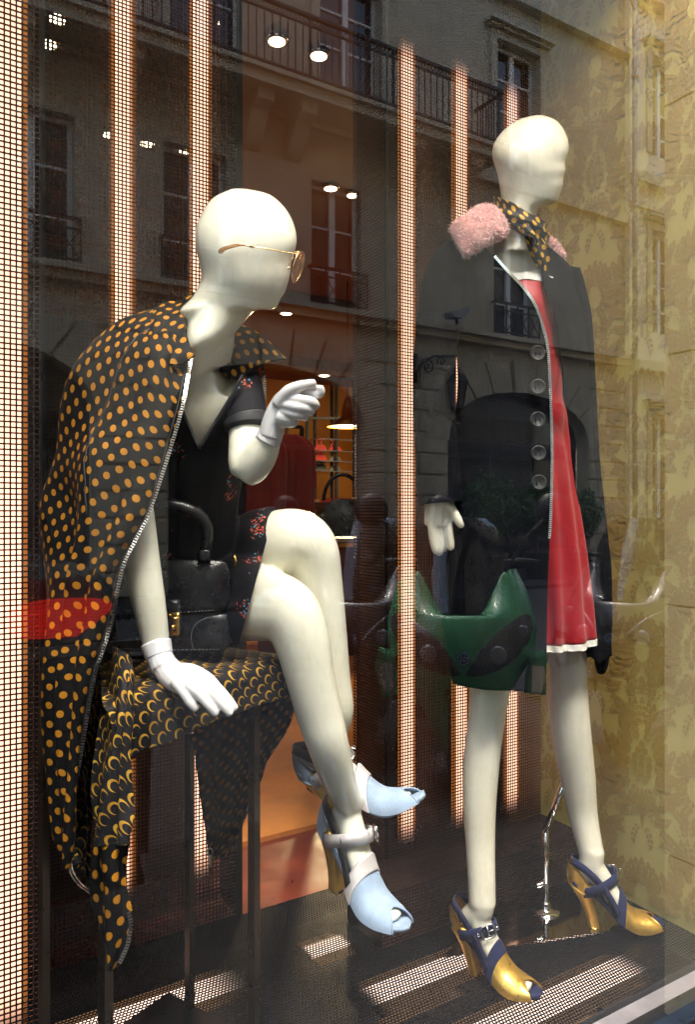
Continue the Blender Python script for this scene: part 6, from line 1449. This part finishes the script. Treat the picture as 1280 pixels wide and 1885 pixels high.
# steel base plate and support rod
bs = thing('display_stand', 'polished triangular steel plate with a rod holding the standing mannequin', 'stand')
tri = [(1.618, 1.165), (1.085, 1.335), (1.30, 1.434), (1.526, 1.432), (1.60, 1.30)]
mb = MB(); mb.prism(tri[::-1], (0, 0, .0015), X_, Y_, Z_, .005); mb.build('base_plate', K['steel_plate'], bs)
rb = floor_pt(1005, 1678, .006); mb = MB(); mb.lathe([(.034, 0), (.034, .003), (.020, .006), (.012, .010), (.011, .022), (.009, .026)], rb, 28); mb.build('collar', K['chrome'], bs, True)
top = rb+np.array((0, 0, .205)); kn_ = W(1046, 1425, 1.845); mb = MB(); mb.pipe([rb+(0, 0, .01), rb+(0, 0, .15), top], .0075, 10); mb.bar(top-(0, 0, .004), kn_, .013); mb.build('rod', K['chrome'], bs, True)
mb = MB(); mb.lathe([(.003, -.012), (.006, -.010), (.006, .004), (.010, .006)], W(994, 1628, 1.89), 12, axis='x'); mb.build('knob', K['chrome'], bs, True)

# ================================================================== THINGS IN THE SHOP
def obj_at(px, py, d): return W(px, py, d)
# table with a black handbag, seen in the doorway behind the knee
tb = thing('shop_table', 'dark shop table with a gilt edge behind the raised knee', 'table')
c = W(650, 992, 3.05); mb = MB(); mb.box((c[0]-.33, c[1]-.25, c[2]-.02), (c[0]+.6, c[1]+.5, c[2])); mb.build('tabletop', K['brown'], tb)
mb = MB(); mb.box((c[0]-.335, c[1]-.258, c[2]-.018), (c[0]+.6, c[1]-.251, c[2]-.004)); mb.build('gilt_edge', K['gold'], tb)
for dx in (-.29, .55):
    for dy in (-.2, .45): mb = MB(); mb.box((c[0]+dx-.02, c[1]+dy-.02, .004), (c[0]+dx+.02, c[1]+dy+.02, c[2]-.021)); mb.build('leg', K['brown'], tb)
def handbag(p, w, h, dp, lab, m=None, hr=.09):
    t = thing('handbag', lab, 'handbag', 'handbags in the shop', loc=tuple(p)); m = m or K['leather']
    mb = MB(); mb.prism([(-w/2, .0), (w/2, .0), (w*.46, h*.35), (w*.34, h*.85), (w*.22, h), (-w*.22, h), (-w*.34, h*.85), (-w*.46, h*.35)], (0, -dp/2, 0), RT, Z_, FW, dp); mb.build('body', m, t)
    mb = MB(); mb.pipe([RT*hr*math.cos(a)*.9+UPV*(h*.96+hr*1.25*math.sin(a)) for a in np.linspace(0, math.pi, 17)], .008, 6); mb.build('handle', m, t, True); return t
handbag(W(655, 990, 3.0)+np.array((0, .1, .003)), .30, .15, .14, 'large slouchy black handbag on the dark table behind the knee', hr=.085)
# shelving unit with glass shelves
sh = thing('shelf_unit', 'black metal shelf unit with glass shelves at the back of the shop', 'shelves')
d0 = 6.6; p0, p1 = W(566, 950, d0), W(652, 950, d0); zt = W(600, 698, d0)[2]; dy = np.array((0, .38, 0)); mb = MB()
for p in (p0, p1, p0+(p1-p0)*.62):
    for q in (p, p+dy): mb.bar((q[0], q[1], .006), (q[0], q[1], zt), .022)
for z in (zt, W(600, 770, d0)[2]):
    mb.bar((p0[0], p0[1], z), (p1[0], p1[1], z), .02)
mb.build('frame', K['iron'], sh)
zs_ = [W(600, y, d0)[2] for y in (832, 850, 868, 930)]
zs_ = [W(600, y, d0)[2] for y in (810, 831, 850, 868)]
for z in zs_: mb = MB(); a, b = p0, p1+dy; mb.box((a[0], min(a[1], p1[1]), z-.008), (b[0], b[1], z)); mb.build('shelf', K['lamp_clear'], sh)
rs = np.random.RandomState(4)
for zi, z in enumerate(zs_[1:]):
    for k in range(3):
        q = p0 + (p1-p0)*(.16+.32*k) + dy*.5; handbag((q[0], q[1], z+.001), .10+.03*rs.rand(), .055+.02*rs.rand(), .06, f'small dark handbag on the glass shelf, {("upper", "middle", "lower")[zi]} row, {("first", "second", "third")[k]} along', K['black_trim'] if rs.rand() > .3 else K['red_cloth'], .026)
# pendant lamp
p = W(640, 786, 5.6); t = thing('pendant_lamp', 'hat shaped pendant lamp glowing over the back shelves', 'lamp', loc=tuple(p))
mb = MB(); mb.lathe([(.15, 0), (.155, .005), (.05, .07), (.035, .16), (.02, .22), (.018, .22), (.03, .15), (.045, .065), (.145, .003)], n=28, cap=False); mb.build('shade', K['gold_leather'], t, True)
mb = MB(); mb.lathe([(.01, .004), (.12, .004), (.12, .010), (.01, .012)], n=20); mb.build('bulb', emitter('pendant_glow', (1, .85, .6), .5), t, True)
mb = MB(); mb.pipe([(0, 0, .22), (0, 0, ZC-p[2])], .004, 6); mb.build('cord', K['iron'], t)
l = bpy.data.lights.new('pendant_light', 'POINT'); l.energy = 13; l.color = (1, .72, .38); l.shadow_soft_size = .08; lo = link(bpy.data.objects.new('pendant_light', l), t); lo.location = (0, 0, -.06)
# two red coats hanging on a rail
rk = thing('garment_rail', 'black garment rail holding red coats in the shop', 'clothes rail')
ra, rb_ = W(447, 800, 4.3), W(556, 792, 4.5); zt = 1.50; mb = MB(); mb.bar((ra[0], ra[1], zt), (rb_[0], rb_[1], zt), .02)
for q in (ra, rb_): mb.bar((q[0], q[1], .006), (q[0], q[1], zt), .02); mb.bar((q[0], q[1]-.2, .012), (q[0], q[1]+.2, .012), .02)
mb.build('rail', K['iron'], rk)
for i, s in enumerate((.26, .76)):
    q = ra + (rb_-ra)*s; rws = []
    for z, w, dd in ((zt-.05, .05, .03), (zt-.10, .13, .05), (zt-.20, .15, .07), (zt-.55, .14, .07), (zt-.95, .17, .09)):
        rws.append([(q[0]+w*math.cos(a)*CS, q[1]-w*math.cos(a)*SN + dd*math.sin(a), z) for a in np.linspace(0, 2*math.pi, 17)])
    G = resample(rws, 60, 40, True); o, _ = cloth('red_coat', G, [K['red_cloth'], K['red_cloth']], None, .004, .012*np.sin(np.linspace(0, 2*math.pi, 60)[None]*7+rnd_noise((40, 60), 50+i, (2, 4)))*np.linspace(.2, 1, 40)[:, None])
    tag(o, ('red wool coat on the rail, the one nearer the dotted coat', 'red wool coat on the rail just below the raised hand')[i], 'coat', 'red coats on the rail')
    mb = MB(); mb.pipe([(q[0], q[1], zt-.06), (q[0], q[1], zt), (q[0]+.015, q[1], zt+.012)], .003, 6); h_ = mb.build('hook', K['chrome'], o)
# low display case with lit objects beneath the shelves
cs = thing('display_case', 'low wooden display case with a lit top at the back of the shop', 'display case')
c = W(618, 925, 5.2); mb = MB(); mb.box((c[0]-.35, c[1], .006), (c[0]+.6, c[1]+.5, c[2])); mb.build('case', K['brown'], cs)
mb = MB(); mb.box((c[0]-.35, c[1]-.004, c[2]-.08), (c[0]+.6, c[1]-.001, c[2]-.03)); mb.build('gilt_edge', K['gold'], cs)
for k in range(3): mb = MB(); mb.box((c[0]-.26+.26*k, c[1]+.05, c[2]+.001), (c[0]-.10+.26*k, c[1]+.2, c[2]+.02+.01*k)); tag(mb.build('boxed_wallet', K['lace' if k != 1 else 'red_cloth']), ('white flat box on the case, nearest the mannequin hand', 'red flat box between two white boxes on the case', 'white flat box on the case, nearest the right screen')[k], 'box', 'flat boxes on the display case')
